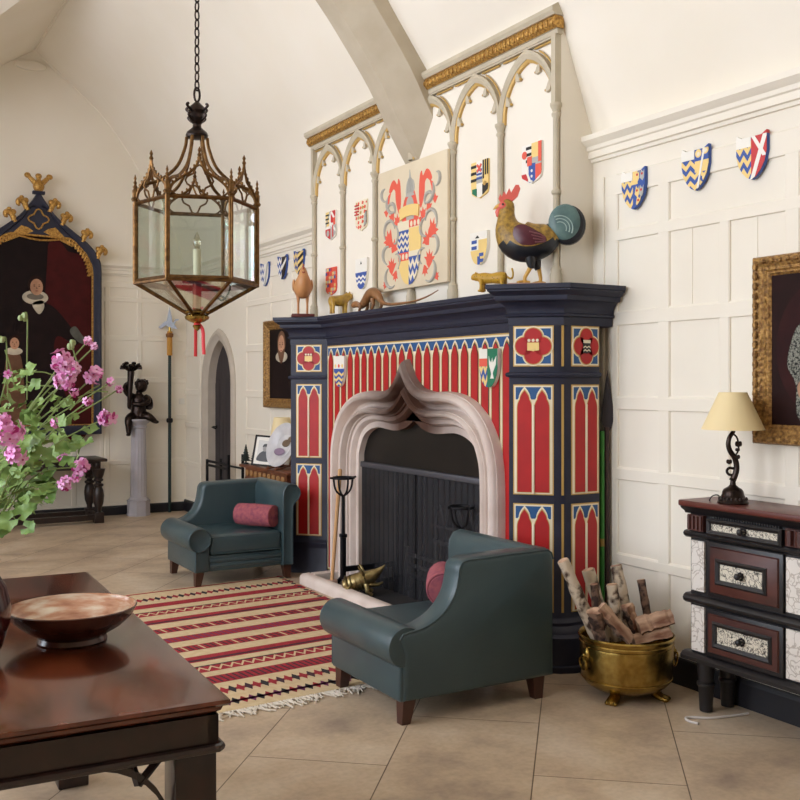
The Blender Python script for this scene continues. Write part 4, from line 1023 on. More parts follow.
for k in range(4):
    a = k*PI/2+.5; c_, s_ = math.cos(a), math.sin(a)
    for z, r in ((.10, .058), (.145, .07)): b.tube(smooth_pts([(.02*c_, .02*s_, LZ1+.33+z-.02), (r*.8*c_, r*.8*s_, LZ1+.33+z-.004), (r*c_, r*s_, LZ1+.33+z+.008), (r*.85*c_, r*.85*s_, LZ1+.33+z+.016)]), .007, dbronze, 6)
b.build('crown_finial', lt)
b = MB(); z = LZ1+.515; k = 0
b.tube([(.014*math.cos(a), 0, z+.03+.035*math.sin(a)) for a in [2*PI*i/14 for i in range(14)]], .006, dbronze, 6, closed=True); z += .075
while z < 4.93:
    h2 = .03; M_ = Tr(0, 0, z) @ Rz(PI/2*(k % 2)+.4)
    b.tube([(.0125*math.cos(a), 0, h2*.85*math.sin(a)) for a in [2*PI*i/12 for i in range(12)]], .0042, dbronze, 5, closed=True, M=M_); z += .043; k += 1
b.lathe([(.06, 0), (.05, -.02), (.012, -.03), (.0, -.05)][::-1], dbronze, 12, (0, 0, 4.97)); b.build('chain', lt)
b = MB(); b.lathe([(.004, -.235), (.014, -.225), (.022, -.21), (.012, -.2), (.02, -.195), (.036, -.19), (.056, -.178), (.06, -.166), (.052, -.156), (.03, -.15), (.06, -.148), (.062, -.142), (.02, -.138)], brass, 16, (0, 0, LZ0)); b.build('bottom_boss', lt)
b = MB(); b.tube([(0, 0, LZ0-.145), (0, 0, LZ0+.0)], .022, mat('copper_stem', (110, 64, 50), .35, .7), 12)
b.lathe([(.022, 0), (.06, .003), (.07, .008), (.06, .012), (.02, .012)], dbronze, 16, (0, 0, LZ0-.004))
for k in range(14): a = 2*PI*k/14; b.prism([(-.010, 0), (.010, 0), (0, .022)], -.002, .002, dbronze, M=Rz(a) @ Tr(0, -.068, LZ0))
b.build('candle_holder', lt)
b = MB(); b.tube([(0, 0, LZ0+.005), (0, 0, LZ0+.165)], .019, candle, 14); b.build('candle_sleeve', lt)
b = MB(); b.lathe([(.010, 0), (.013, .012), (.020, .03), (.019, .045), (.011, .065), (.003, .085)], bulbglass, 14, (0, 0, LZ0+.165)); b.build('bulb', lt)
b = MB()
for dx, L in ((-.006, .16), (.028, .15)):
    b.tube(smooth_pts([(dx*.3*RGT[0]-.0, dx*.3*RGT[1], LZ0-.20), (dx*RGT[0], dx*RGT[1], LZ0-.23), (dx*1.1*RGT[0], dx*1.1*RGT[1], LZ0-.2-L*.6), (dx*1.2*RGT[0], dx*1.2*RGT[1], LZ0-.2-L)], 3), .0085, redribbon, 6, flat=.35)
b.ell((0, 0, LZ0-.205), (.018, .018, .012), redribbon, 10, 6); b.build('ribbon', lt)

# ------------------------------------------------------------------ armchairs (a mirrored pair)
def armchair(label, loc, sy, sx_=1., dx=0.):
    a = thing('armchair', label, 'armchair', loc, 0)
    M = Matrix.Diagonal((sx_, sy, 1, 1))
    def nb(): return MB(M)
    b = nb(); b.box(-.355, -.335, .10, .37, .31, .215, leather, .012)
    for z in (.128, .165): b.box(-.27, -.345, z, .29, -.33, z+.03, leather, .007)
    b.build('base', a)
    b = nb(); b.box(-.275, -.352, .215, .285, .22, .355, leather, .035, seg=4)
    for f in b.bm.verts:
        if f.co.z > .33: f.co.z += .014*max(0, 1-(f.co.x/.28)**2)
    o = b.build('seat_cushion', a, sharp=1.2)
    b = nb(); b.tube([(-.262, -.345, .342), (.272, -.345, .342)], .005, leather, 6); b.tube([(-.262, -.35, .228), (.272, -.35, .228)], .005, leather, 6); b.build('piping', o)
    # back: high on one side, sweeping down to the low rolled arm
    prof = [(.435, .10), (.435, .64), (.424, .672), (.40, .69), (.2, .688), (-.09+dx, .682)]
    sw = smooth_pts([(-.09+dx, .682, 0), (-.125+dx, .672, 0), (-.145+dx, .645, 0), (-.152+dx, .60, 0), (-.168+dx*.9, .53, 0), (-.21+dx*.6, .46, 0), (-.28+dx*.3, .415, 0), (-.375, .395, 0)], 4)
    prof += [(p.x, p.y) for p in sw[1:]]+[(-.395, .37), (-.37, .30), (-.37, .10)]
    def inset(P, d):
        n = len(P); out = []
        for i in range(n):
            p = Vector(P[i]); t1 = (p-Vector(P[i-1])).normalized(); t2 = (Vector(P[(i+1) % n])-p).normalized()
            n1 = Vector((-t1.y, t1.x)); n2 = Vector((-t2.y, t2.x)); m = (n1+n2).normalized(); k = d/max(.5, m.dot(n1)); out.append((p.x+m.x*k, p.y+m.y*k))
        return out
    b = nb(); R = []
    for y, d in ((.185, .03), (.188, .016), (.2, .006), (.215, 0), (.29, 0), (.305, .004), (.315, .012), (.32, .024)):
        R.append([(p[0], y, p[1]) for p in inset(prof, d)])
    b.rings(R, leather)
    o = b.build('backrest', a, sharp=.9)
    b = nb(); b.tube([(p[0], .312, p[1]) for p in inset(prof, .008)[1:-2]], .006, leather, 6); b.build('piping', o)
    # low rolled arm
    b = nb(); cx, cz, r = -.355, .332, .088
    R = []
    for y, k in ((-.358, .86), (-.362, .93), (-.352, 1), (.295, 1), (.31, .95), (.312, .6)):
        R.append([(cx+r*k*math.cos(t), y, cz+r*k*math.sin(t)) for t in [2*PI*i/24 for i in range(24)]])
    b.rings(R, leather); b.box(-.385, -.345, .10, -.275, .305, .30, leather, .012); o = b.build('low_arm', a, sharp=.9)
    b = nb(); b.tube([(cx+r*.9*math.cos(t), -.362, cz+r*.9*math.sin(t)) for t in [2*PI*i/28 for i in range(28)]], .0055, leather, 6, closed=True); b.tube([(-.378, -.348, .11), (-.378, -.348, .27)], .005, leather, 6); b.build('piping', o)
    # high arm with an outward roll
    b = nb(); cx, cz, r = .362, .625, .072; R = []
    pr = [(.285, .10), (.285, .60), (.29, .65), (.315, .688), (.355, .699), (.40, .688), (.43, .655), (.436, .615), (.418, .575), (.39, .555), (.372, .53), (.372, .10)]
    for y, d in ((-.358, .014), (-.362, .006), (-.35, 0), (.25, 0), (.29, .01)): R.append([(p[0], y, p[1]) for p in inset(pr[::-1], d)])
    b.rings(R, leather); o = b.build('high_arm', a, sharp=.9)
    b = nb(); b.tube([(p[0], -.36, p[1]) for p in inset(pr[::-1], .008)], .0055, leather, 6, closed=True); b.build('piping', o)
    for sx, y, t in ((-.34, -.30, -.012), (.335, -.30, .01), (-.335, .275, -.012), (.35, .275, .01)):
        b = nb(); w1, w0 = .031, .021
        b.rings([[(sx+t-w0, y-w0, 0), (sx+t+w0, y-w0, 0), (sx+t+w0, y+w0, 0), (sx+t-w0, y+w0, 0)], [(sx-w1, y-w1, .105), (sx+w1, y-w1, .105), (sx+w1, y+w1, .105), (sx-w1, y+w1, .105)]], walnut); b.build('leg', a)
    return a
armchair('teal leather armchair with its seat towards us, in front of the left pier', (2.645, 7.15, .0096), 1, .985)
armchair('teal leather armchair with its plain back towards us, beside the brass log bucket', (2.49, 3.955, 0), -1, 1., .05)
def bolster(label, loc, rz):
    a = thing('bolster_cushion', label, 'cushion', loc, rz)
    b = MB(); r = .082; L = .155
    R = [[(x, r*k*math.cos(t), r*k*math.sin(t)) for t in [2*PI*i/20 for i in range(20)]] for x, k in ((-L-.006, .3), (-L-.004, .8), (-L+.006, .96), (-L+.03, 1), (0, 1.03), (L-.03, 1), (L-.006, .96), (L+.004, .8), (L+.006, .3))]
    b.rings(R, tassel); o = b.build('bolster', a)
    for s_ in (-1, 1):
        b = MB(); b.tube([(s_*(L-.002), r*.92*math.cos(t), r*.92*math.sin(t)) for t in [2*PI*i/20 for i in range(20)]], .006, MATS['pink_bolster_cloth'], 6, closed=True); b.ell((s_*(L+.006), 0, 0), (.008, .014, .014), tassel, 8, 6); b.build('end_piping', a)
bolster('pink striped bolster cushion lying on the seat of the far armchair', (2.80, 6.99, .384+.083), -1.0)
bolster('pink bolster cushion, mostly hidden, on the seat of the near armchair', (2.665, 4.19, .374+.083), 1.0)

# ------------------------------------------------------------------ rug
ang = math.radians(4.5)
rg = thing('striped_rug', 'cream flatweave rug with red stripes and a knotted fringe before the hearth', 'rug', (0, 0, 0))
FL, FR, NL, NR = Vector((1.05, 6.76)), Vector((2.97, 6.925)), Vector((.92, 4.13)), Vector((2.86, 4.285))
def rugpt(u, v, z): 
    p = FL*(1-u)*(1-v)+FR*u*(1-v)+NL*(1-u)*v+NR*u*v; return (p.x, p.y, z)
rc = mat('rug_cream_wool', (212, 190, 152), .95, col2=(202, 178, 138), ns=30, bump=.3, bs=220)
rr = mat('rug_red_wool', (164, 34, 46), .95, col2=(136, 22, 36), ns=40, bump=.3, bs=220)
rd = mat('rug_dark_wool', (62, 30, 42), .95, bump=.3, bs=220); rp = mat('rug_purple_wool', (112, 44, 84), .95, bump=.3, bs=220); rk = mat('rug_black_wool', (40, 34, 36), .95)
fringe_m = mat('rug_fringe', (214, 204, 188), .95)
b = MB()
def band(v0, v1, u0, u1, m, z=.0100): b.add([rugpt(u0, v0, z), rugpt(u1, v0, z), rugpt(u1, v1, z), rugpt(u0, v1, z)], [(0, 1, 2, 3)], m)
c4 = [rugpt(0, 0, 0), rugpt(1, 0, 0), rugpt(1, 1, 0), rugpt(0, 1, 0)]
b.slab([(p[0], p[1]) for p in c4], 0, .0094, rc)
vs = [.0, .072, .145, .228, .312, .400, .487, .570, .655, .728, .802, .872, .937]
hw = .0205
kinds = ['thin', 'diamond', 'solid', 'zig', 'solidk', 'mix', 'solidp', 'mix', 'solidk', 'zig', 'wide', 'diamond', 'purple']
for v, kd in zip(vs, kinds):
    v = v+.02; N = 46
    if kd == 'thin': band(v-.012, v-.002, 0, 1, rr)
    elif kd == 'diamond':
        band(v-.006, v+.006, 0, 1, rr, .0098)
        for i in range(N):
            u = (i+.5)/N; m = (rr, rk, rr, rd)[i % 4]
            b.add([rugpt(u-.5/N, v, .0100), rugpt(u, v-.022, .0100), rugpt(u+.5/N, v, .0100), rugpt(u, v+.022, .0100)], [(0, 1, 2, 3)], m)
    elif kd == 'purple':
        band(v-.005, v+.005, 0, 1, rp)
        for i in range(N):
            u = (i+.5)/N; m = (rp, rk, rr)[i % 3]
            b.add([rugpt(u-.5/N, v, .0100), rugpt(u, v-.019, .0100), rugpt(u+.5/N, v, .0100), rugpt(u, v+.019, .0100)], [(0, 1, 2, 3)], m)
    else:
        w = hw*(1.15 if kd == 'wide' else 1)
        band(v-w, v+w, 0.0, 1, rr if kd != 'solidp' else rr)
        if kd == 'zig':
            M2 = 64
            for i in range(M2):
                u = i/M2; u2 = (i+1)/M2; a_, c_ = (-.012, .012) if i % 2 else (.012, -.012)
                b.add([rugpt(u, v+a_-.005, .0105), rugpt(u2, v+c_-.005, .0105), rugpt(u2, v+c_+.005, .0105), rugpt(u, v+a_+.005, .0105)], [(0, 1, 2, 3)], rc)
            band(v-w-.002, v-w+.004, 0, 1, rk, .0106)
        if kd in ('mix', 'wide', 'solidp'):
            M2 = 58
            for i in range(M2):
                u = (i+.2)/M2; m = rd if kd != 'solidp' else rp
                if kd == 'mix' and i % 3 == 0: m = rc
                b.add([rugpt(u, v-w*.8, .0105), rugpt(u+.35/M2, v-w*.8, .0105), rugpt(u+.9/M2, v+w*.8, .0105), rugpt(u+.55/M2, v+w*.8, .0105)], [(0, 1, 2, 3)], m)
        if kd == 'solidk': band(v+w*.2, v+w*.7, 0, 1, rd, .0105)
for v0 in [i*.0225 for i in range(44)]:   # dark edging along the kerb side
    b.add([rugpt(.985, v0, .0107), rugpt(.998, v0+.01, .0107), rugpt(.985, v0+.02, .0107), rugpt(.972, v0+.01, .0107)], [(0, 1, 2, 3)], rk if int(v0/.0225) % 2 else rr)
b.build('woven_field', rg)
b = MB()
for i in range(230):
    u = (i+random.random())/230; p = Vector(rugpt(u, 1, .006)); L = random.uniform(.05, .12); a = -PI/2+ang+random.gauss(0, .5)
    d1 = Vector((math.cos(a), math.sin(a), 0)); a2 = a+random.gauss(0, .6); d2 = Vector((math.cos(a2), math.sin(a2), 0))
    b.tube([p, p+d1*L*.5, p+d1*L*.5+d2*L*.5], [.0045, .004, .003], fringe_m, 5)
o = b.build('fringe', rg); o['kind'] = 'stuff'

# ------------------------------------------------------------------ mahogany table with bowl and plant
tb = thing('mahogany_table', 'polished mahogany table with pierced corner brackets in the foreground', 'table', (.335, 2.98, 0), math.radians(-2.3))
TX, TY, TZ = .487, .845, .75
b = MB(); R = []
for d, z in ((.012, TZ), (.002, TZ-.004), (0, TZ-.012), (.006, TZ-.018), (.014, TZ-.02), (.018, TZ-.03), (.03, TZ-.038), (.034, TZ-.04)):
    R.append([(-TX+d, -TY+d, z), (TX-d, -TY+d, z), (TX-d, TY-d, z), (-TX+d, TY-d, z)])
b.rings(R, mahogtop); b.build('tabletop', tb)
AX, AY = TX-.022, TY-.022
b = MB(); b.box(-AX, -AY, .635, AX, -AY+.025, TZ-.04, mahog); b.box(-AX, AY-.025, .635, AX, AY, TZ-.04, mahog); b.box(-AX, -AY, .635, -AX+.025, AY, TZ-.04, mahog); b.box(AX-.025, -AY, .635, AX, AY, TZ-.04, mahog)
b.tube([(-AX, -AY-.006, .637), (AX, -AY-.006, .637), (AX+.006, -AY, .637), (AX+.006, AY, .637), (AX, AY+.006, .637), (-AX, AY+.006, .637), (-AX-.006, AY, .637), (-AX-.006, -AY, .637)], .010, mahog, 8, closed=True)
b.build('apron', tb)
for sx in (-1, 1):
    for sy in (-1, 1):
        b = MB(); cx, cy = sx*(AX-.05), sy*(AY-.05)
        b.box(cx-.047, cy-.047, .05, cx+.047, cy+.047, .66, mahog, .004); b.box(cx-.053, cy-.053, 0, cx+.053, cy+.053, .055, mahog, .006); lg = b.build('leg', tb)
        for ax in (0, 1):
            b = MB(); L = .19
            for t0, t1 in ((.0, 1.),):
                pts = []
                for i in range(9):
                    a = PI/2*i/8; u = L-L*math.sin(a)*1.0; w = .632-.0-(L-.012)*(1-math.cos(a))
                    u = L*math.cos(a); w = .632-.19+.175*math.sin(a)*1.0
                    pts.append((L-L*math.cos(a)*1.0, .44+.175*math.sin(a)))
                # curved brace from leg to apron
                for k in range(len(pts)-1):
                    (u0, w0), (u1, w1) = pts[k], pts[k+1]
                    def Q(u, y, w): 
                        u = u+.047
                        return (cx-sx*u, cy+y, w) if ax == 0 else (cx+y, cy-sy*u, w)
                    vv = [Q(u0, y, w0+q) for y in (-.008, .008) for q in (0, .018)]+[Q(u1, y, w1+q) for y in (-.008, .008) for q in (0, .018)]
                    b.add(vv, [(0, 1, 3, 2), (4, 6, 7, 5), (0, 4, 5, 1), (2, 3, 7, 6), (0, 2, 6, 4), (1, 5, 7, 3)], mahog)
            q0, q1 = Q(.005, 0, .635), Q(.07, 0, .565); b.tube([q0, q1], .010, mahog, 4); q0 = Q(.09, 0, .635); b.tube([q0, q1], .009, mahog, 4)
            b.build('fret_bracket', lg)
bw = thing('ceramic_bowl', 'wide ridged brown ceramic bowl on the mahogany table', 'bowl', (.588, 2.80, TZ))
b = MB()
pr = [(.088, 0), (.092, .004), (.088, .016), (.096, .022), (.13, .042), (.158, .068), (.169, .088), (.171, .093)]
b.lathe([(.002, .002)]+pr+[(.168, .095)], bowlout, 48, caps=False); 
b2 = [(.168, .0945), (.164, .090)]
for k in range(10): r = .155-.015*k; b2 += [(r+.003, .080-.0065*k if k < 7 else .034), (r-.004, .076-.0062*k if k < 7 else .032)]
b2.append((.002, .031)); 
o = b.build('bowl_body', bw)
b = MB(); b.lathe(b2, bowlm, 48, caps=False); b.build('glazed_inside', bw)
pl_ = thing('geranium_plant', 'pink flowering geranium in an oxblood glazed jar on the mahogany table', 'plant', (.285, 2.70, TZ))
b = MB(); b.lathe([(.07, 0), (.085, .004), (.11, .04), (.128, .10), (.130, .14), (.118, .19), (.096, .225), (.094, .245), (.104, .255), (.10, .26), (.088, .255), (.085, .23)], potglaze, 32); b.lathe([(.002, .225), (.088, .228)], mat('potting_soil', (52, 38, 28), .95), 24); b.build('jar', pl_)
P0 = Vector((.285, 2.70, TZ))
def rel(px, py, D): return at(px, py, D)-P0
fl_ = [(62, 361, 2.40, 12), (65, 380, 2.42, 11), (72, 370, 2.40, 9), (94, 376, 2.45, 10), (111, 382, 2.5, 5), (119, 389, 2.5, 3), (88, 341, 2.45, 4), (94, 347, 2.45, 4), (88, 401, 2.4, 5), (74, 392, 2.4, 5), (107, 417, 2.5, 10), (10, 432, 2.2, 15), (16, 455, 2.2, 11), (4, 420, 2.2, 9), (8, 374, 2.4, 4), (56, 423, 2.4, 6), (63, 455, 2.45, 7), (82, 466, 2.5, 10), (66, 483, 2.45, 8), (76, 478, 2.45, 6)]
stm = MB()
for i, (px, py, D, r) in enumerate(fl_):
    c = rel(px, py, D); R_ = r*D/1000
    root = Vector((random.uniform(-.05, .05), random.uniform(-.05, .05), .24))
    mid = (root+c)/2+Vector((0, 0, .06+.04*random.random()))
    stm.tube(smooth_pts([tuple(root), tuple(mid), tuple(c)], 5), .0019, stem, 5)
    b = MB(); nfl = max(3, int(r*.9))
    for k in range(nfl):
        d = Vector((random.gauss(0, 1), random.gauss(0, 1), random.gauss(0, .8))).normalized()
        if d.dot(-Vector((FWD[0], FWD[1], 0))) < -.3: d = -d
        p = c+d*R_*random.uniform(.35, .85); fr = min(.017, max(.009, R_*.62)); e1 = d.orthogonal().normalized(); e2 = d.cross(e1)
        for q in range(5):
            a = 2*PI*q/5+k; dir_ = e1*math.cos(a)+e2*math.sin(a); sd = d.cross(dir_)
            vv = [p, p+dir_*fr*.5+sd*fr*.38+d*fr*.12, p+dir_*fr*1.0+sd*fr*.34+d*fr*.3*random.random(), p+dir_*fr*1.12+d*fr*.1, p+dir_*fr*1.0-sd*fr*.34+d*fr*.3*random.random(), p+dir_*fr*.5-sd*fr*.38+d*fr*.12]
            b.add(vv, [(0, 1, 2, 3), (0, 3, 4, 5)], petald if (q < 2 and i in (0, 4, 5, 8, 10) and k % 3 == 0) or random.random() < .08 else petal)
        b.ell(tuple(p+d*fr*.12), (fr*.16,)*3, petald, 6, 4)
    b.build('flower_cluster', pl_)
# nodding buds
for px, py, D, top in ((22, 316, 2.45, (27, 400)), (1, 340, 2.4, (8, 400)), (72, 346, 2.45, (80, 372))):
    c = rel(px, py, D); t_ = rel(top[0], top[1], D); m_ = rel(px+5, py-1, D) if px < 60 else c
    stm.tube(smooth_pts([tuple(t_), tuple((t_+m_)/2), tuple(m_), tuple(c)], 5), .0018, stem, 5)
    b = MB(); 
    for k in range(6): q = c+Vector((random.gauss(0, .004), random.gauss(0, .004), random.gauss(0, .004))); b.ell(tuple(q), (.006, .006, .008), mat('bud_green', (156, 172, 118), .6), 7, 5)
    b.build('flower_bud', pl_)
for (x0, y0, x1, y1) in ((30, 372, 62, 380), (20, 388, 70, 390), (70, 410, 100, 385), (78, 398, 108, 392), (5, 350, 14, 385)):
    p = rel(x0, y0, 2.42); q = rel(x1, y1, 2.44); stm.tube(smooth_pts([tuple(p), tuple((p+q)/2+Vector((0, 0, .008))), tuple(q)], 4), .0018, stem, 5)
stm.build('stems', pl_)
lf = MB()
def leaf_at(c, n, r):
    n = n.normalized(); e1 = n.orthogonal().normalized(); a0_ = random.random()*6.28; e1, e2 = e1*math.cos(a0_)+n.cross(e1)*math.sin(a0_), -e1*math.sin(a0_)+n.cross(e1)*math.cos(a0_)
    N = 28; rim = []; midr = []
    for i in range(N):
        a = .35+(2*PI-.7)*i/(N-1); rr_ = r*(.82+.18*abs(math.cos(a*3.5)))*(1+.06*math.cos(a*14))
        rim.append(c+(e1*math.cos(a)+e2*math.sin(a))*rr_+n*(r*(.16*math.cos(a*3.5)+.12))); midr.append(c+(e1*math.cos(a)+e2*math.sin(a))*rr_*.5+n*r*.03)
    v = [c]+midr+rim; f = [(0, i+1, i+2) for i in range(N-1)]+[(i+1, N+i+1, N+i+2, i+2) for i in range(N-1)]
    lf.add(v, f, leaf)
spots = [(14, 398), (30, 392), (5, 412), (24, 420), (40, 412), (52, 400), (46, 428), (60, 418), (30, 440), (12, 470), (28, 462), (44, 452), (56, 440), (66, 432), (70, 447), (36, 480), (20, 486), (8, 498), (30, 503), (14, 512), (40, 470), (48, 486), (2, 480), (58, 468), (46, 500), (34, 515), (78, 430), (80, 408), (2, 455), (-10, 440), (-14, 470), (-10, 500), (-20, 410), (-30, 480), (24, 380), (16, 384), (62, 405), (10, 520), (22, 450), (52, 458)]
for px, py in spots:
    for q in range(4):
        D = random.uniform(2.25, 2.75); c = rel(px+random.gauss(0, 7), py+random.gauss(0, 7), D)
        if c.z < .2 and c.xy.length < .14: c.z += .06
        n = Vector((random.gauss(-.25, .5), random.gauss(-.45, .5), 1.0 if q else .35)); r = random.uniform(.010, .023) if py < 430 else random.uniform(.015, .031)
        if px > 56: r *= .75
        leaf_at(c, n, r)
lf.build('foliage', pl_)

# ------------------------------------------------------------------ brass log bucket and logs
PB = (3.235, 3.50)
pb = thing('brass_log_bucket', 'large polished brass log bucket on lion paw feet beside the near armchair', 'log bucket', (PB[0], PB[1], 0))
b = MB(); pr = [(.10, .036), (.155, .042), (.185, .062), (.196, .075), (.204, .09), (.208, .10), (.212, .16), (.214, .235), (.212, .242), (.217, .248), (.217, .258), (.213, .263), (.221, .276), (.222, .284), (.217, .290), (.212, .284), (.206, .26), (.203, .12), (.19, .08), (.15, .055), (.02, .05)]
b.lathe([(.002, .036)]+pr, brass, 56); 
b.tube([(.206*math.cos(a), .206*math.sin(a), .093) for a in [2*PI*i/48 for i in range(48)]], .005, brass, 6, closed=True); b.build('bucket', pb)
for a in (math.atan2(-.09, -.18), math.atan2(-.16, .09), math.atan2(.18, .02)):
    b = MB(Rz(a)); b.loft([(.115, .045, .022, .016), (.135, .03, .026, .02), (.165, .016, .03, .016), (.19, .012, .03, .012), (.197, .01, .02, .008)], brass, 12)
    for k in (-1, 0, 1): b.ell((.188, k*.019, .011), (.016, .011, .011), brass, 8, 6)
    b.build('paw_foot', pb)
for s_ in (0, PI):
    a = math.atan2(-RGT[1]*1-.35, -RGT[0])+s_ if s_ == 0 else math.atan2(RGT[1], RGT[0])
    b = MB(Rz(a)); b.ell((.213, 0, .21), (.014, .026, .032), brass, 12, 8); b.ell((.224, 0, .205), (.012, .013, .012), brass, 8, 6); h = b.build('lion_mask', pb)
    b = MB(Rz(a)); b.tube([(.230+.006*math.sin(t), .028*math.cos(t), .168+.03*math.sin(t)) for t in [2*PI*i/20 for i in range(20)]], .0045, brass, 6, closed=True); b.build('ring_handle', h)
def round_log(label, base, tip, r0, r1, m=None, mcap=None):
    m = m or bark; base, tip = Vector(base), Vector(tip); root = thing('firewood_log', label, 'log', tuple(base))
    d = tip-base; n = 9; pts = []; e = d.orthogonal().normalized(); wob = random.uniform(.004, .01)
    for i in range(n): t = i/(n-1); pts.append(d*t+e*wob*math.sin(t*5+r0*90))
    b = MB(); b.tube(pts, [r0+(r1-r0)*i/(n-1)+random.uniform(-.0025, .0025) for i in range(n)], m, 12); o = b.build('bark', root, sharp=1.0)
    b = MB(); u = d.normalized(); p = pts[-1]; b.tube([p-u*.002, p+u*.003], r1*.88, cutwood, 12); b.build('cut_end', root)
    return root
def split_log(label, loc, rot, L, w, h):
    root = thing('split_log', label, 'log', loc); root.rotation_euler = rot
    b = MB(); R = []; n = 12; ph = random.random()*6
    for i in range(n):
        x = -L/2+L*i/(n-1); j = lambda: random.uniform(-.0045, .0045); k = 1-.16*i/n+.05*math.sin(i*1.1+ph)
        R.append([(x+j(), (-w*.5)*k+j(), -h*.25+j()), (x+j(), -w*.28*k+j(), h*.2*k+j()), (x+j(), -w*.02+j(), h*.62*k+j()), (x+j(), w*.27*k+j(), h*.42*k+j()), (x+j(), w*.5*k+j(), -h*.05+j()), (x+j(), w*.34*k+j(), -h*.38*k+j()), (x+j(), 0+j(), -h*.52*k+j()), (x+j(), -w*.3*k+j(), -h*.46*k+j())])
    b.rings(R, cutwood)
    for f in b.bm.faces:
        c = f.calc_center_median()
        if (c.z < -h*.1 or c.y > w*.3) and len(f.verts) == 4: f.material_index = b.mi(barkd)
    b.build('split_wood', root, sharp=.35); return root
def LP(px, py, D): return tuple(at(px, py, D))
round_log('tall birch log leaning left out of the brass bucket, leftmost of all', LP(598, 640, 4.60), LP(563, 561, 4.56), .030, .027)
round_log('birch log with a forked broken top, second from the left in the bucket', LP(610, 640, 4.72), LP(588, 570, 4.72), .031, .029)
round_log('short brown log with a torn orange end between the birch logs', LP(600, 630, 4.60), LP(594, 585, 4.58), .026, .020, barkd)
round_log('stubby birch log standing in the middle of the bucket', LP(618, 640, 4.62), LP(612, 585, 4.62), .029, .027)
round_log('tallest birch log at the back of the bucket with a dark cut end', LP(632, 640, 4.74), LP(616, 566, 4.78), .031, .029)
round_log('thin dark log standing upright at the right of the bucket', LP(652, 640, 4.74), LP(641, 580, 4.78), .022, .021, barkd)
split_log('pale split log leaning over the front rim of the bucket at left', LP(598, 626, 4.52), (0, math.radians(62), math.radians(25)), .17, .075, .05)
split_log('long pale split log slanting down to the front rim of the bucket', LP(615, 624, 4.50), (0, math.radians(48), math.radians(-32)), .20, .07, .055)
split_log('dark edged split log lying across the right rim of the bucket', LP(655, 622, 4.60), (0, math.radians(-16), math.radians(-28)), .165, .085, .075)
split_log('flat split log lying low inside the right rim of the bucket', LP(652, 636, 4.58), (0, math.radians(-12), math.radians(-30)), .18, .09, .045)
split_log('short split log in the middle behind the long pale one', LP(632, 620, 4.62), (0, math.radians(68), math.radians(-20)), .15, .06, .05)

# ------------------------------------------------------------------ spears in the corner by the right pier
sp = thing('broad_spear', 'dark spear with a leaf shaped blade standing between the right pier and wall', 'spear', (3.553, 3.985, 0))
spd = mat('spear_wood', (58, 40, 36), .5); spb = mat('spear_blade', (60, 58, 64), .45, .6)
b = MB(); b.tube([(0, 0, 0), (-.005, .0, 1.22)], .013, spd, 10); b.build('shaft', sp)
b = MB(RZ_ := Rz(math.radians(-30))); bl = [(-.006, 1.19), (-.02, 1.215), (-.033, 1.26), (-.03, 1.32), (-.016, 1.42), (0, 1.52), (.016, 1.42), (.03, 1.32), (.033, 1.26), (.02, 1.215), (.006, 1.19)]
b.add([(p[0], 0, p[1]) for p in bl]+[(0, -.008, 1.3), (0, .008, 1.3)], [(i, (i+1) % 11, 11) for i in range(11)]+[((i+1) % 11, i, 12) for i in range(11)], spb); b.build('blade', sp)
gs = thing('green_painted_pole', 'green painted pole standing against the wall beside the dark spear', 'pole', (3.517, 3.987, 0))
b = MB(); b.tube([(0, 0, 0), (0, 0, 1.2)], .013, mat('bright_green_paint', (52, 128, 44), .5, col2=(40, 106, 36), ns=8), 10); b.build('pole', gs)
b = MB(); b.tube([(0, 0, .60), (0, 0, .64)], .0138, mat('ochre_band', (150, 120, 60), .5), 10); b.build('painted_band', gs)

# ------------------------------------------------------------------ inlaid chest on the right
cb = thing('inlaid_chest', 'dark chest of drawers with engraved ivory panels at the right edge', 'chest of drawers', (3.345, 3.205, 0), -PI/2)
# local x from its far end towards the viewer, -y out of the wall
DP, LN = .205, 1.30
b = MB(); b.box(-.035, -.045, .905, LN+.06, DP+.02, .932, mahedge, .006)
b.extr([(-.045, .905), (-.035, .893), (-.02, .885), (-.012, .873), (DP, .873), (DP, .905)], -.022, LN+.04, ebony); b.build('top', cb)
b = MB(); b.box(0, 0, .25, LN, DP, .875, ebony)
b.extr([(-.006, .765), (-.022, .775), (-.026, .785), (-.018, .795), (-.004, .798), (DP, .798), (DP, .765)], -.022, LN+.022, ebony)
b.extr([(-.006, .475), (-.02, .484), (-.025, .497), (-.02, .508), (-.006, .517), (DP, .517), (DP, .475)], -.026, LN+.026, ebony)
b.extr([(-.0, .225), (-.034, .228), (-.036, .245), (-.022, .258), (-.004, .262), (DP, .262), (DP, .225)], -.03, LN+.03, ebony)
for z0_ in (.861,):
    for k in range(26): b.box(.14+.0135*k, -.014, z0_, .147+.0135*k, 0, z0_+.012, ebony)
b.build('carcass', cb)
def ivory_panel(x0, x1, z0, z1, key=False):
    b = MB(); b.box(x0, -.010, z0, x1, 0, z1, ivory); o = b.build('ivory_panel', cb)
    if key: k = MB(); k.box((x0+x1)/2-.022, -.0125, z1-.075, (x0+x1)/2-.012, -.009, z1-.05, black, .002); k.build('keyhole', o)
for u in (0, ):
    for xa, xb, key in ((.012, .085, False), (.515, .72, True)):
        ivory_panel(xa, xb, .535, .755, key); ivory_panel(xa, xb, .27, .468, key)
b = MB(); b.box(-.004, .03, .535, .0, DP-.02, .755, ivory); b.box(-.004, .03, .27, .0, DP-.02, .468, ivory)
o = b.build('ivory_end_panel', cb)
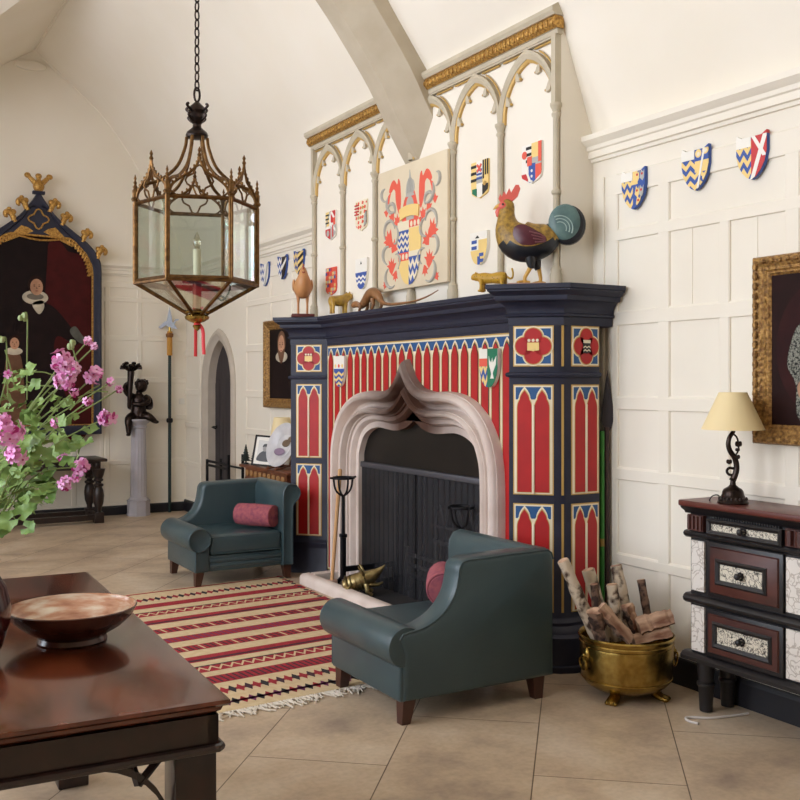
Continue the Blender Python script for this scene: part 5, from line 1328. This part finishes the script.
def pilaster(x0, x1):
    b = MB(); b.box(x0, -.022, .80, x1, 0, .87, rosew)
    n = 4
    for k in range(n): xx = x0+(x1-x0)*(k+.5)/n; b.tube([(xx, -.024, .806), (xx, -.024, .866)], (x1-x0)/n*.36, rosew, 8)
    b.build('fluted_block', cb)
pilaster(.0, .09); pilaster(.52, .71)
def drawer(x0, x1, z0, z1, inset_, deep, rose=True):
    b = MB(); b.box(x0, -.016, z0, x1, 0, z1, ebony, .003)
    if rose:
        d = .018; R = [[(x0+q, y, z0+q), (x1-q, y, z0+q), (x1-q, y, z1-q), (x0+q, y, z1-q)] for q, y in ((d, -.016), (d+.004, -.024), (inset_-.012, -.036 if deep else -.026), (inset_-.006, -.034 if deep else -.025))]
        b.rings(R, rosew, caps=False)
    q = inset_; y = -.040 if deep else -.028
    b.rings([[(x0+w, yy, z0+w), (x1-w, yy, z0+w), (x1-w, yy, z1-w), (x0+w, yy, z1-w)] for w, yy in ((q-.012, -.015), (q-.012, y), (q-.004, y-.006), (q+.008, y), (q+.010, y+.012), (q+.010, -.015))], ebony, caps=False)
    o = b.build('drawer', cb)
    k = MB(); k.box(x0+q+.008, y+.008, z0+q+.008, x1-q-.008, -.01, z1-q-.008, scrollinlay); k.build('inlay_panel', o)
    k = MB(); cx, cz = (x0+x1)/2, (z0+z1)/2; yk = y+.008
    k.tube([(cx, yk, cz), (cx, yk-.018, cz)], .005, ebony, 8); k.ell((cx, yk-.024, cz), (.014, .012, .014), ebony, 12, 8)
    for a in range(8): k.ell((cx+.014*math.cos(a*PI/4), yk-.004, cz+.014*math.sin(a*PI/4)), (.006, .004, .006), ebony, 6, 5)
    k.build('knob', o)
drawer(.115, .505, .795, .862, .010, False, False)
drawer(.11, .505, .525, .762, .075, True)
drawer(.10, .505, .265, .470, .058, False)
drawer(.735, 1.12, .795, .862, .010, False, False); drawer(.735, 1.12, .525, .762, .075, True); drawer(.735, 1.12, .265, .470, .058, False)
for x in (.055, .62, LN-.055):
    for y in (.035, DP-.035):
        b = MB(); b.lathe([(.020, 0), (.028, .004), (.034, .11), (.040, .118), (.040, .128), (.033, .134), (.040, .21), (.042, .226)], ebony, 20, (x, y, 0)); b.build('turned_leg', cb)

# lamp on the chest
lp = thing('table_lamp', 'dark bronze vine stem table lamp with a cream shade on the inlaid chest', 'lamp', (3.393, 3.011, .932))
b = MB(); b.lathe([(.064, 0), (.066, .006), (.062, .014), (.052, .026), (.046, .04), (.044, .052), (.038, .062), (.024, .07), (.013, .08), (.011, .098), (.016, .104), (.012, .11)], dbronze, 28)
for k in range(20): a = 2*PI*k/20; b.ell((.056*math.cos(a), .056*math.sin(a), .018), (.006, .006, .012), dbronze, 6, 5)
b.build('foot', lp)
b = MB(); rx, ry = RGT
def SP(u, w, v=0): return (u*rx-v*FWD[0], u*ry-v*FWD[1], w)
b.tube(smooth_pts([SP(.0, .10), SP(.012, .13), SP(.016, .16), SP(.008, .195), SP(-.012, .225), SP(-.02, .255), SP(-.014, .285), SP(.0, .305), SP(.004, .32)], 4), [.014-.0055*i/32 for i in range(33)], dbronze, 10)
b.tube(smooth_pts([SP(.004, .12), SP(-.018, .125), SP(-.026, .14), SP(-.016, .152), SP(.004, .15)], 4), .006, dbronze, 8)
b.tube(smooth_pts([SP(.006, .20), SP(.022, .225), SP(.024, .255), SP(.016, .285), SP(.0, .30)], 4), .004, dbronze, 8)
b.build('vine_stem', lp)
for u, w, s_ in ((.022, .262, 1), (-.018, .185, .8), (.016, .205, .8), (.018, .235, .6)):
    b = MB(); 
    for k in range(3): a = -PI/2+(k-1)*.9; b.ell(SP(u+.009*s_*math.cos(a), w+.009*s_*math.sin(a), .006), (.011*s_, .006, .013*s_), dbronze, 8, 6)
    b.build('vine_leaf', lp)
b = MB()
for s_ in (-1, 1): b.tube(smooth_pts([SP(0, .322), SP(s_*.02, .332), SP(s_*.036, .326), SP(s_*.046, .315)], 4), [.006, .007, .008, .009, .0095, .01, .010, .0095, .009, .008, .006, .004, .002], dbronze, 8, flat=.5)
b.tube([SP(0, .31), SP(0, .36)], .007, dbronze, 8); b.build('leaf_collar', lp)
b = MB(); n = 40; R = []
for r, z in ((.132, .318), (.0585, .478), (.0565, .478), (.130, .318)): R.append([(r*math.cos(2*PI*k/n), r*math.sin(2*PI*k/n), z) for k in range(n)])
b.rings(R, shade, loop=True); b.build('lamp_shade', lp)
b = MB(); b.tube(smooth_pts([SP(-.03, .012, -.05), SP(-.05, .03, -.05), SP(-.075, .026, -.045), SP(-.085, .008, -.05), SP(-.075, .003, -.075)], 5), .0028, black, 6); b.build('cord', lp)
b = MB(); pts = smooth_pts([at(724, 707, 4.43)*1, (3.33, 3.05, .006), (3.24, 3.06, .006), (3.20, 3.10, .006), (3.24, 3.13, .006)], 5)
cw = mat('white_flex', (206, 200, 196), .5)
b.tube(smooth_pts([(3.50, 3.02, .006), (3.40, 3.04, .006), (3.31, 3.065, .006), (3.235, 3.12, .006), (3.205, 3.085, .006), (3.215, 3.04, .006)], 6), .006, cw, 8); tag(b.build('floor_cable'), 'white cable lying on the floor below the inlaid chest', 'cable')

# ------------------------------------------------------------------ framed paintings
def frame(mbx, x0, x1, z0, z1, w, t, m, inner=goldpaint):
    def ring(d, y): return [(x0+d, y, z0+d), (x1-d, y, z0+d), (x1-d, y, z1-d), (x0+d, y, z1-d)]
    mbx.rings([ring(0, 0), ring(0, -t*.7), ring(w*.08, -t*.95), ring(w*.2, -t), ring(w*.42, -t*.8), ring(w*.55, -t*.62), ring(w*.7, -t*.66), ring(w*.8, -t*.5), ring(w*.88, -t*.5), ring(w, -t*.3), ring(w, 0)], m)
def face(mbx, cx, cz, r, y=-.004, lean=0, hairc='hair'):
    """simple painted face: oval, hair, eyes, nose, mouth"""
    mbx.prism(circ(cx, cz+r*.25, r*1.0, r*1.22, 20), y+.001, 0, oil(hairc))
    mbx.prism(circ(cx+lean*r*.1, cz, r*.78, r*1.05, 20), y, 0, oil('skin'))
    for s_ in (-1, 1):
        mbx.prism(circ(cx+lean*r*.15+s_*r*.3, cz+r*.12, r*.12, r*.06, 8), y-.0006, 0, oil('hair')); mbx.prism([(cx+lean*r*.15+s_*r*.16, cz+r*.3), (cx+lean*r*.15+s_*r*.46, cz+r*.28), (cx+lean*r*.15+s_*r*.3, cz+r*.36)][::s_], y-.0006, 0, oil('hair'))
    mbx.prism([(cx+lean*r*.2-r*.06, cz+r*.05), (cx+lean*r*.2+r*.1, cz-r*.22), (cx+lean*r*.2-r*.08, cz-r*.22)], y-.0006, 0, oil('tan'))
    mbx.prism(circ(cx+lean*r*.15, cz-r*.5, r*.2, r*.06, 10), y-.0006, 0, oil('lip'))
# right-hand portrait
pa = thing('framed_portrait', 'gilt framed portrait of a person with a speckled grey sleeve, behind the table lamp', 'painting', (WX-.012, 3.035, 1.185), -PI/2)
gfr = mat('carved_gilt_frame', (176, 136, 76), .5, .5, col2=(112, 78, 42), ns=60, bump=.8, bs=70)
b = MB(); frame(b, 0, .74, 0, .815, .085, .045, gfr); 
for k in range(18): b.ell((.022, -.048, .05+.0425*k), (.012, .008, .02), gfr, 7, 5); b.ell((.718, -.048, .05+.0425*k), (.012, .008, .02), gfr, 7, 5)
for k in range(16): b.ell((.06+.0415*k, -.048, .022), (.02, .008, .012), gfr, 7, 5); b.ell((.06+.0415*k, -.048, .793), (.02, .008, .012), gfr, 7, 5)
b.build('gilt_frame', pa)
b = MB(); b.box(.08, -.012, .08, .66, 0, .735, oil('ground')); Z = 0.0
b.prism(circ(.37, .41, .262, .30, 32), -.013, 0, mat('oil_brownred', (52, 22, 20), .6, col2=(40, 17, 17), ns=6, spec=.12))
spk = mat('oil_speckle', (34, 36, 36), .6, spec=.12, col2=(140, 140, 128), ns=120, detail=1)
b.M = Tr(-.045, 0, 0)
b.prism(spl([(.28, .10), (.255, .26), (.215, .33), (.22, .40), (.26, .50), (.33, .53), (.45, .53), (.53, .48), (.56, .36), (.52, .2), (.5, .1)], 4), -.0145, 0, spk)
b.prism(spl([(.31, .1), (.31, .3), (.35, .5), (.42, .5), (.47, .3), (.47, .1)], 4), -.0155, 0, oil('dress'))
b.prism(spl([(.275, .205), (.265, .25), (.285, .28), (.31, .27), (.33, .23), (.30, .19)], 4), -.0165, 0, oil('skin'))
b.prism(circ(.39, .545, .085, .03, 18), -.0165, 0, oil('ruff')); face(b, .39, .60, .062, -.0172)
b.build('canvas', pa)
# small portrait left of the fireplace
pb2 = thing('small_portrait', 'small old portrait of a bearded person with a white ruff, half behind the left pier', 'painting', (WX-.012, 8.66, 1.225), -PI/2)
b = MB(); frame(b, 0, .68, 0, .795, .085, .05, gfr); b.build('gilt_frame', pb2)
b = MB(); b.box(.08, -.012, .08, .60, 0, .715, oil('varn'))
b.prism(spl([(.14, .08), (.15, .26), (.22, .38), (.32, .42), (.44, .38), (.52, .25), (.54, .08)], 4), -.014, 0, oil('dress'))
b.prism(circ(.36, .46, .13, .05, 18), -.015, 0, oil('ruff')); face(b, .36, .56, .09, -.0165, hairc='tan'); b.prism(spl([(.29, .53), (.31, .45), (.36, .40), (.41, .45), (.43, .53), (.36, .50)], 4), -.0185, 0, oil('tan')); b.build('canvas', pb2)

# big arched portrait on the back wall
PX = 1.957
bp = thing('arched_portrait', 'tall portrait of a person in a ruff in a navy arched frame with gilt crockets', 'painting', (PX, BY-.112, 0))
def ogee_frame(hw, z0, zs, zt, n=10):
    L = [(-hw, z0), (-hw, zs), (-hw+.012, zs+.09), (-hw+.06, zs+.19), (-hw+.15, zs+.29), (-hw*.55, zs+.40), (-hw*.3, zs+.53), (-hw*.14, zs+.66), (0, zt)]
    P = [(p.x, p.y) for p in smooth_pts([(a, b_, 0) for a, b_ in L[1:]], 3)]; P = [L[0]]+P
    return P+[(-a, b_) for a, b_ in reversed(P[:-1])]
OF = ogee_frame(.648, .90, 2.66, 3.46); IFr = ogee_frame(.555, 1.0, 2.62, 3.28)
def hood(hw, z0, zs, zt):
    g = gothic(0, hw, z0, zs, zt, 8); return g
b = MB(); R = []
for a, c_ in zip(OF, IFr):
    R.append([(a[0], 0, a[1]), (a[0], -.045, a[1]), (a[0]*.8+c_[0]*.2, -.06, a[1]*.8+c_[1]*.2), (a[0]*.5+c_[0]*.5, -.05, a[1]*.5+c_[1]*.5), (a[0]*.2+c_[0]*.8, -.05, a[1]*.2+c_[1]*.8), (c_[0], -.03, c_[1]), (c_[0], 0, c_[1])])
b.rings(R, navy); b.box(-.648, -.055, .90, .648, 0, 1.0, navy, .01); b.box(-.6, 0, .92, .6, .09, 2.6, ebony); fo = b.build('navy_frame', bp)
b = MB(); b.prism(IFr, -.014, 0, oil('varn')); 
# the sitter
def low(pts): return [(p[0], 1.0+(p[1]-1.0)*.878) for p in pts]
b.prism(spl([(.1, 1.0), (.1, 2.9), (.3, 2.85), (.57, 2.6), (.57, 1.0)], 3), -.0145, 0, oil('crimson'))
b.prism(low(spl([(-.30, 1.0), (-.26, 1.5), (-.20, 1.9), (-.24, 2.2), (-.18, 2.42), (-.06, 2.5), (.06, 2.48), (.18, 2.40), (.34, 2.18), (.42, 2.02), (.36, 1.98), (.2, 2.08), (.16, 1.9), (.24, 1.5), (.32, 1.0)], 4)), -.0155, 0, oil('dress'))
b.prism(low(spl([(.32, 2.14), (.38, 2.2), (.46, 2.08), (.54, 2.02), (.5, 1.98), (.4, 2.02)], 4)), -.0165, 0, oil('lace')); b.prism(low(spl([(.46, 2.04), (.54, 2.03), (.56, 1.99), (.48, 2.0)], 4)), -.017, 0, oil('skin'))
b.prism(low(spl([(-.06, 2.46), (-.02, 2.36), (0.02, 2.34), (.06, 2.42), (.04, 2.5)], 4)), -.0165, 0, oil('ruff'))
b.prism(circ(-.03, 2.345, .13, .075, 22), -.0165, 0, oil('ruff')); b.prism(circ(-.03, 2.355, .085, .035, 18), -.017, 0, oil('grey')); face(b, -.02, 2.455, .082, -.018, .4)
b.prism(spl([(-.36, 1.0), (-.33, 1.6), (-.29, 1.76), (-.19, 1.76), (-.15, 1.55), (-.13, 1.0)], 4), -.0172, 0, oil('tan')); b.prism(circ(-.24, 1.78, .085, .04, 16), -.0176, 0, oil('ruff')); face(b, -.235, 1.86, .058, -.0185)
b.build('canvas', bp)
b = MB(); n = len(IFr)
IG = ogee_frame(.535, 1.03, 2.6, 3.27)
# gilt inner edge, cusped head and spandrel fill
b.tube([(p[0], -.03, p[1]) for p in IFr if p[1] < 2.75 and p[0] > 0], .012, gild, 6); b.tube([(p[0], -.03, p[1]) for p in IFr if p[1] < 2.75 and p[0] < 0], .012, gild, 6); b.tube([(-.57, -.03, 1.0), (.57, -.03, 1.0)], .012, gild, 6)
hd = [p for p in gothic(0, .545, 2.55, 2.62, 3.0, 12)][1:-1]
b.rings([[(a[0], -.02, a[1]), (a[0], -.026, a[1]), (c_[0], -.026, c_[1]), (c_[0], -.02, c_[1])] for a, c_ in zip(IFr[2:-2], [hd[min(len(hd)-1, round(i*(len(hd)-1)/(len(IFr)-5)))] for i in range(len(IFr)-4)])], navy)
for s_ in (-1, 1): b.prism([(s_*.05, 3.035), (s_*.34, 2.90), (s_*.27, 2.99), (s_*.17, 3.09), (s_*.10, 3.07)][::s_], -.032, -.02, gild)
for i in range(len(hd)-1):
    (xa, za), (xb, zb) = hd[i], hd[i+1]; m_ = ((xa+xb)/2*.93, (za+zb)/2-.045)
    b.tube(smooth_pts([(xa, -.03, za), (m_[0], -.03, m_[1]), (xb, -.03, zb)], 3), .012, gild, 5)
b.tube([(p[0], -.03, p[1]) for p in hd], .012, gild, 6); b.build('gilt_tracery', bp)
b = MB(); q = []
for i in range(24): a = 2*PI*i/24; r = .085+.02*math.cos(4*a); q.append((r*math.cos(a), 3.165+r*math.sin(a)))
b.prism(q, -.034, 0, navy); b.tube([(p[0], -.036, p[1]) for p in q], .009, gild, 6, closed=True); b.build('quatrefoil_boss', bp)
cr = [p for p in OF]
for s_ in (-1, 1):
    for k, i in enumerate((6, 11, 15, 18)):
        p = OF[i]; b = MB(Tr(s_*abs(p[0]), -.035, p[1]))
        b.tube(smooth_pts([(-s_*.01, 0, -.03), (s_*.015, 0, .04), (s_*.05, 0, .075), (s_*.08, 0, .06), (s_*.078, 0, .03), (s_*.06, 0, .03)], 3), [.026, .028, .03, .03, .032, .032, .034, .032, .03, .028, .026, .024, .022, .02, .018, .016], gild, 8); b.ell((s_*.005, 0, .075), (.03, .024, .03), gild, 8, 6); b.ell((s_*.045, 0, .105), (.024, .02, .02), gild, 8, 6); b.build('gilt_crocket', bp)
b = MB(Tr(0, -.035, 3.425)); b.box(-.06, -.03, 0, .06, .03, .03, navy); b.lathe([(.035, .03), (.05, .05), (.06, .08), (.05, .12), (.03, .14)], gild, 12)
for s_ in (-1, 0, 1): b.tube([(s_*.02, 0, .1), (s_*.06, 0, .14), (s_*.10, 0, .18)], [.03, .026, .02], gild, 8); b.ell((s_*.11, 0, .19), (.034, .025, .03), gild, 8, 6)
b.build('gilt_finial', bp)

# ------------------------------------------------------------------ back of the room
jt = thing('joint_table', 'low dark carved oak table on turned legs under the arched portrait', 'table', (1.90, 10.76, 0))
b = MB(); b.box(-.66, -.26, .635, .66, .26, .665, oak, .006); b.build('tabletop', jt)
b = MB(); b.box(-.60, -.215, .555, .60, -.185, .64, oak); b.box(-.60, .185, .555, .60, .215, .64, oak); b.box(-.6, -.2, .555, -.57, .2, .64, oak); b.box(.57, -.2, .555, .6, .2, .64, oak)
for k in range(20): b.ell((-.57+.06*k, -.217, .60), (.024, .008, .03), oak, 8, 6)
b.build('carved_frieze', jt)
for sx in (-1, 1):
    for sy in (-1, 1):
        b = MB(); b.lathe([(.045, .06), (.048, .1), (.03, .11), (.028, .14), (.05, .2), (.058, .28), (.05, .34), (.036, .37), (.052, .385), (.052, .40), (.03, .41), (.03, .425), (.048, .435), (.05, .45), (.04, .46), (.055, .50), (.07, .56)], oak, 16, (sx*.58, sy*.2, 0)); b.box(sx*.58-.048, sy*.2-.048, 0, sx*.58+.048, sy*.2+.048, .11, oak, .004); b.build('turned_leg', jt)
b = MB(); b.box(-.56, -.235, .03, .56, -.165, .085, oak); b.box(-.56, .165, .03, .56, .235, .085, oak); b.box(-.61, -.2, .03, -.55, .2, .085, oak); b.box(.55, -.2, .03, .61, .2, .085, oak); b.build('stretcher', jt)
pd = thing('column_pedestal', 'grey painted fluted column pedestal on an octagonal base, by the halberd', 'pedestal', (3.0, 10.93, 0))
b = MB(); b.lathe([(.128, 0), (.128, .02), (.122, .025), (.122, .155), (.128, .16), (.128, .17), (.11, .175)], greycol, 8, sq=1); b.build('base', pd)
b = MB(); prf = []
for z, r in ((.17, .10), (.18, .105), (.195, .095), (.2, .088), (.6, .085), (.96, .078)): 
    prf.append([((r-(.006 if (k % 2 and .195 < z) else 0))*math.cos(2*PI*k/32), (r-(.006 if (k % 2 and .195 < z) else 0))*math.sin(2*PI*k/32), z) for k in range(32)])
b.rings(prf, greycol); b.build('shaft', pd)
b = MB(); b.lathe([(.078, .955), (.092, .962), (.092, .972), (.08, .98), (.09, 1.0), (.125, 1.03), (.138, 1.04), (.138, 1.055)], greycol, 24); b.build('capital', pd)
ch = thing('cherub_statue', 'dark bronze cherub statue holding a flower torch, seated on the grey pedestal', 'statue', (3.0, 10.93, 1.055), -PI/6)
b = MB()
b.loft([(0, -.02, .05, .05), (0, .03, .085, .075), (.0, .09, .085, .075), (.0, .16, .075, .062), (.005, .22, .08, .062), (.01, .26, .06, .05), (.012, .285, .032, .032), (.014, .31, .03, .03)], dbronze, 16, M=Rz(PI/2))
b.ell((.035, -.015, .365), (.068, .07, .075), dbronze, 16, 12)
b.ell((.025, -.08, .355), (.014, .014, .012), dbronze, 8, 6); b.ell((.02, -.068, .33), (.03, .02, .018), dbronze, 8, 6)
b.tube(smooth_pts([(.05, -.01, .03), (.13, -.06, .025), (.19, -.05, -.02)], 4), [.06, .058, .054, .05, .044, .04, .036, .032, .03], dbronze, 12); b.ell((.205, -.055, -.03), (.035, .028, .02), dbronze, 10, 7)
b.tube(smooth_pts([(-.05, -.02, .03), (-.075, -.11, .0), (-.072, -.13, -.10), (-.07, -.135, -.15)], 4), [.058, .056, .054, .05, .048, .044, .04, .036, .034, .032, .03, .028, .026], dbronze, 12); b.ell((-.07, -.15, -.165), (.026, .04, .018), dbronze, 10, 7)
b.tube(smooth_pts([(.075, 0, .245), (.115, -.04, .2), (.07, -.09, .165), (.0, -.1, .165), (-.05, -.09, .17)], 4), [.036]*3+[.034]*4+[.03]*4+[.026]*4+[.022]*2, dbronze, 10)
b.tube(smooth_pts([(-.065, 0, .25), (-.125, -.02, .29), (-.135, -.04, .36), (-.09, -.06, .40)], 4), [.034]*4+[.03]*4+[.026]*3+[.022]*2, dbronze, 10)
o = b.build('body', ch); rm = o.modifiers.new('merge', 'REMESH'); rm.mode = 'VOXEL'; rm.voxel_size = .008; rm.use_smooth_shade = True
b = MB()
for k in range(26): 
    a = k*2.4; z = -.9+1.8*k/26; r = math.sqrt(1-z*z); b.ell((.035+.066*r*math.cos(a), -.008+.066*r*math.sin(a)+.008, .375+.068*z*.8+.012), (.016, .016, .014), dbronze, 6, 5) if z > -.3 else None
b.build('curly_hair', ch)
for s_ in (-1, 1):
    b = MB(); b.prism(spl([(.02*s_, .14), (.10*s_, .10), (.14*s_, .13), (.13*s_, .22), (.07*s_, .26)][::s_], 4), .06, .078, dbronze); b.build('wing', ch)
b = MB(); b.tube(smooth_pts([(-.085, -.07, .12), (-.078, -.075, .25), (-.072, -.07, .40), (-.065, -.065, .52)], 4), [.018+.0018*i for i in range(13)], dbronze, 10)
for k in range(12): a = 2*PI*k/12; b.tube([(-.065, -.065, .52), (-.065+.06*math.cos(a), -.065+.05*math.sin(a), .56), (-.065+.12*math.cos(a), -.065+.08*math.sin(a), .555+.025*(k % 3))], [.016, .018, .012], dbronze, 6)
for k in range(9): b.ell((-.065+random.uniform(-.09, .09), -.065+random.uniform(-.06, .06), .575+random.uniform(0, .035)), (.028, .024, .02), dbronze, 8, 6)
b.build('flower_torch', ch)
hb = thing('halberd', 'tall halberd with an ochre velvet collar and dark green pole against the back wall', 'halberd', (3.375, 11.02, 0))
b = MB(); b.tube([(0, 0, 0), (0, 0, 1.80)], .018, greenpole, 12); b.build('pole', hb)
b = MB(); b.tube([(0, 0, 1.76), (0, 0, 2.03)], .030, ochre, 14); b.lathe([(.03, 1.96), (.042, 1.975), (.042, 2.0), (.03, 2.01)], mat('brown_fringe', (128, 84, 44), .9), 14); b.build('velvet_collar', hb)
b = MB(); b.tube([(0, 0, 2.02), (0, 0, 2.08)], .016, brass, 10); b.build('socket', hb)
b = MB(RZ2 := Rz(-PI/6)); b.prism([(-.018, 2.07), (-.03, 2.1), (-.10, 2.06), (-.125, 2.075), (-.07, 2.13), (-.03, 2.15), (-.022, 2.2), (0, 2.30), (.022, 2.2), (.03, 2.14), (.06, 2.10), (.09, 2.055), (.05, 2.06), (.02, 2.07)], -.006, .006, steel); b.prism([(.05, 2.1), (.075, 2.15), (.105, 2.155), (.10, 2.168), (.066, 2.165), (.035, 2.115)], -.004, .004, steel); b.build('axe_head', hb)
b = MB(); b.lathe([(.018, 1.0), (.034, 1.01), (.038, 1.03), (.034, 1.05), (.018, 1.06)], iron, 12); b.build('wall_clip', hb)
b = MB(); b.box(3.505, BY-.012, 1.21, 3.57, BY-.003, 1.275, plastic, .003); o = b.build('light_switch'); tag(o, 'white light switch plate on the back wall beside the halberd', 'switch')

# ------------------------------------------------------------------ side table left of the fireplace
st = thing('carved_side_table', 'brown carved side table against the wall behind the far armchair', 'table', (3.42, 8.02, 0))
redw = mat('reddish_oak', (124, 72, 42), .4, col2=(92, 50, 30), ns=9, stretch=(3, .6, 1))
b = MB(); b.box(-.16, -.54, .695, .15, .54, .72, redw, .005); b.build('tabletop', st)
b = MB(); b.box(-.13, -.46, .60, .14, .46, .697, redw)
for k in range(9): b.ell((-.135, -.40+.1*k, .65), (.012, .04, .03), mat('carved_gilt_boss', (150, 110, 66), .5), 10, 6)
b.build('carved_frieze', st)
for sx, sy in ((-.11, -.44), (-.11, .44), (.12, -.44), (.12, .44)):
    b = MB(); b.lathe([(.03, 0), (.034, .02), (.022, .05), (.026, .2), (.036, .3), (.03, .42), (.022, .46), (.036, .5), (.03, .61)], redw, 14, (sx, sy, 0)); b.build('turned_leg', st)
def ornament_tree(loc, h, label):
    a = thing('ornamental_tree', label, 'ornament', loc, 0)
    dk = mat('dark_green_bronze', (30, 40, 36), .6)
    b = MB()
    for k in range(6): z = .03+h*.15*k; r = .052*(1-k/6.5)*h/.17; b.lathe([(r*.35, z+h*.2), (r*.7, z+h*.08), (r, z), (r*.3, z+.008)][::-1], dk, 9)
    b.build('foliage', a); b = MB(); b.tube([(0, 0, 0), (0, 0, .05)], .008, dk, 8); b.lathe([(.026, 0), (.024, .012), (.006, .016)], dk, 12); b.build('stand', a)
ornament_tree((3.30, 8.49, .72), .155, 'dark little ornamental fir tree at the far end of the side table')
ornament_tree((3.35, 8.40, .72), .145, 'dark little ornamental fir tree tucked beside the photograph frame')
pf = thing('photo_frame', 'black framed photograph of a person leaning back on the side table', 'photo frame', (3.30, 8.10, .729), -PI/5-.15)
M_ = Matrix.Rotation(math.radians(-14), 4, 'X') @ Matrix.Rotation(math.radians(4), 4, 'Y')
b = MB(M_); frame(b, -.105, .105, 0, .27, .016, .014, black); b.build('frame', pf)
b = MB(M_); b.box(-.092, -.004, .014, .092, 0, .256, white); b.box(-.066, -.0055, .045, .066, 0, .225, mat('photo_grey', (206, 204, 200), .4))
pk = mat('photo_dark', (40, 40, 42), .4); pm = mat('photo_mid', (150, 146, 142), .4)
b.prism(spl([(-.06, .046), (-.05, .10), (-.015, .13), (.02, .13), (.05, .10), (.06, .046)], 4), -.0062, 0, pk); b.prism(circ(.002, .155, .022, .028, 14), -.0068, 0, pm); b.prism(spl([(-.022, .165), (-.014, .19), (.012, .196), (.026, .178), (.022, .165), (0, .172)], 4), -.0074, 0, pk); b.build('photograph', pf)
b = MB(); b.prism([(-.015, 0), (.015, 0), (.01, .2), (-.01, .2)], 0, .004, black, M=Tr(0, .11, 0) @ Matrix.Rotation(math.radians(18), 4, 'X')); b.build('easel_back', pf)
dc = thing('display_dish', 'large pale grey patterned dish tilted on a wooden stand on the side table', 'dish', (3.34, 7.80, .722), -PI/2+.22)
M_ = Tr(0, .03, .20) @ Matrix.Scale(1.12, 4) @ Matrix.Rotation(math.radians(-20), 4, 'X') @ Matrix.Rotation(PI/2, 4, 'X')
dm = mat('grey_dish_glaze', (214, 212, 212), .25, col2=(188, 187, 190), ns=9)
b = MB(M_); b.lathe([(.002, -.02), (.09, -.02), (.1, -.008), (.15, .01), (.172, .018), (.174, .024), (.15, .018), (.1, .002), (.09, -.008), (.002, -.01)], dm, 36); b.build('dish_body', dc)
b = MB(M_); b.ell((.02, .02, -.004), (.05, .03, .006), mat('brown_motif', (112, 92, 72), .4), 12, 6); b.ell((-.03, -.05, 0), (.07, .03, .008), mat('violet_motif', (138, 118, 140), .4), 12, 6); b.ell((.07, .05, 0.004), (.03, .025, .006), MATS['brown_motif'], 10, 6); b.build('painted_motif', dc)
b = MB(); 
for s_ in (-1, 1): b.tube([(s_*.06, -.10, 0.006), (s_*.06, -.02, .02), (s_*.06, .05, .03), (s_*.05, .13, .20)], .009, redw, 8); b.tube([(s_*.06, -.085, .01), (s_*.06, -.085, .03)], .008, redw, 8)
b.tube([(-.06, .05, .03), (.06, .05, .03)], .007, redw, 8); b.build('plate_stand', dc)
l2 = thing('small_lamp', 'lamp with a plain cream shade behind the tilted dish on the side table', 'lamp', (3.465, 8.06, .72))
b = MB(); b.lathe([(.05, 0), (.05, .012), (.015, .02), (.03, .06), (.035, .1), (.012, .16), (.01, .3)], dbronze, 16); b.build('base', l2)
b = MB(); R = []
for r, z in ((.10, .27), (.07, .43), (.068, .43), (.098, .27)): R.append([(r*math.cos(2*PI*k/30), r*math.sin(2*PI*k/30), z) for k in range(30)])
b.rings(R, shade, loop=True); b.build('lamp_shade', l2)
ck = thing('metal_rack', 'black metal rail rack standing beside the pointed door', 'rack', (3.28, 9.10, 0), -PI/2)
for x in (-.38, .22):
    for y in (0, .14): b = MB(); b.box(x-.011, y-.011, 0, x+.011, y+.011, .70 if x < 0 else .78, iron); b.build('post', ck)
for z in (.645, .685):
    b = MB(); b.box(-.385, -.011, z-.010, .225, .011, z+.010, iron); b.build('rail', ck)
for z in (.25, .645): b = MB(); b.box(-.385, .13, z-.008, .225, .15, z+.008, iron); b.build('rail', ck)
for x in (-.38, .22):
    b = MB(); b.box(x-.009, 0, .25-.008, x+.009, .14, .258, iron); b.build('cross_rail', ck)

vc = MB(); vc.rings([[(1.90+.165*k_*math.cos(2*PI*i/28), BY-y_, 4.80-.07*math.cos(2*PI*i/28)*0+.052*k_*math.sin(2*PI*i/28)) for i in range(28)] for k_, y_ in ((1, 0), (1, .02), (.93, .03), (.6, .034))], plaster)
tag(vc.build('vent_cover'), 'oval plastered vent cover high under the gable peak of the back wall', 'vent')

# ------------------------------------------------------------------ light
def area(loc, rot, sx, sy, e, col):
    l = bpy.data.lights.new('daylight', 'AREA'); l.shape = 'RECTANGLE'; l.size = sx; l.size_y = sy; l.energy = e; l.color = col
    o = bpy.data.objects.new('daylight', l); COL.objects.link(o); o.location = loc; o.rotation_euler = rot
    return o
for (a, b_), e_ in zip(WIN, (130, 115, 60)):
    area((LX-.35, (a+b_)/2, 2.6), (0, -PI/2, 0), 3.4, b_-a, e_, (.91, .96, 1.06))
W = bpy.data.worlds.new('overcast_sky'); S.world = W; W.use_nodes = True
W.node_tree.nodes['Background'].inputs['Color'].default_value = (.92, .96, 1, 1); W.node_tree.nodes['Background'].inputs['Strength'].default_value = 1.6
S.view_settings.view_transform = 'Standard'; S.view_settings.look = 'None'; S.view_settings.gamma = 1
S.view_settings.exposure = 0.48
try: S.view_settings.use_curve_mapping = False
except Exception: pass
S.cycles.use_denoising = True
S.cycles.max_bounces = 10; S.cycles.diffuse_bounces = 6; S.cycles.glossy_bounces = 4; S.cycles.transparent_max_bounces = 16
S.cycles.sample_clamp_indirect = 6
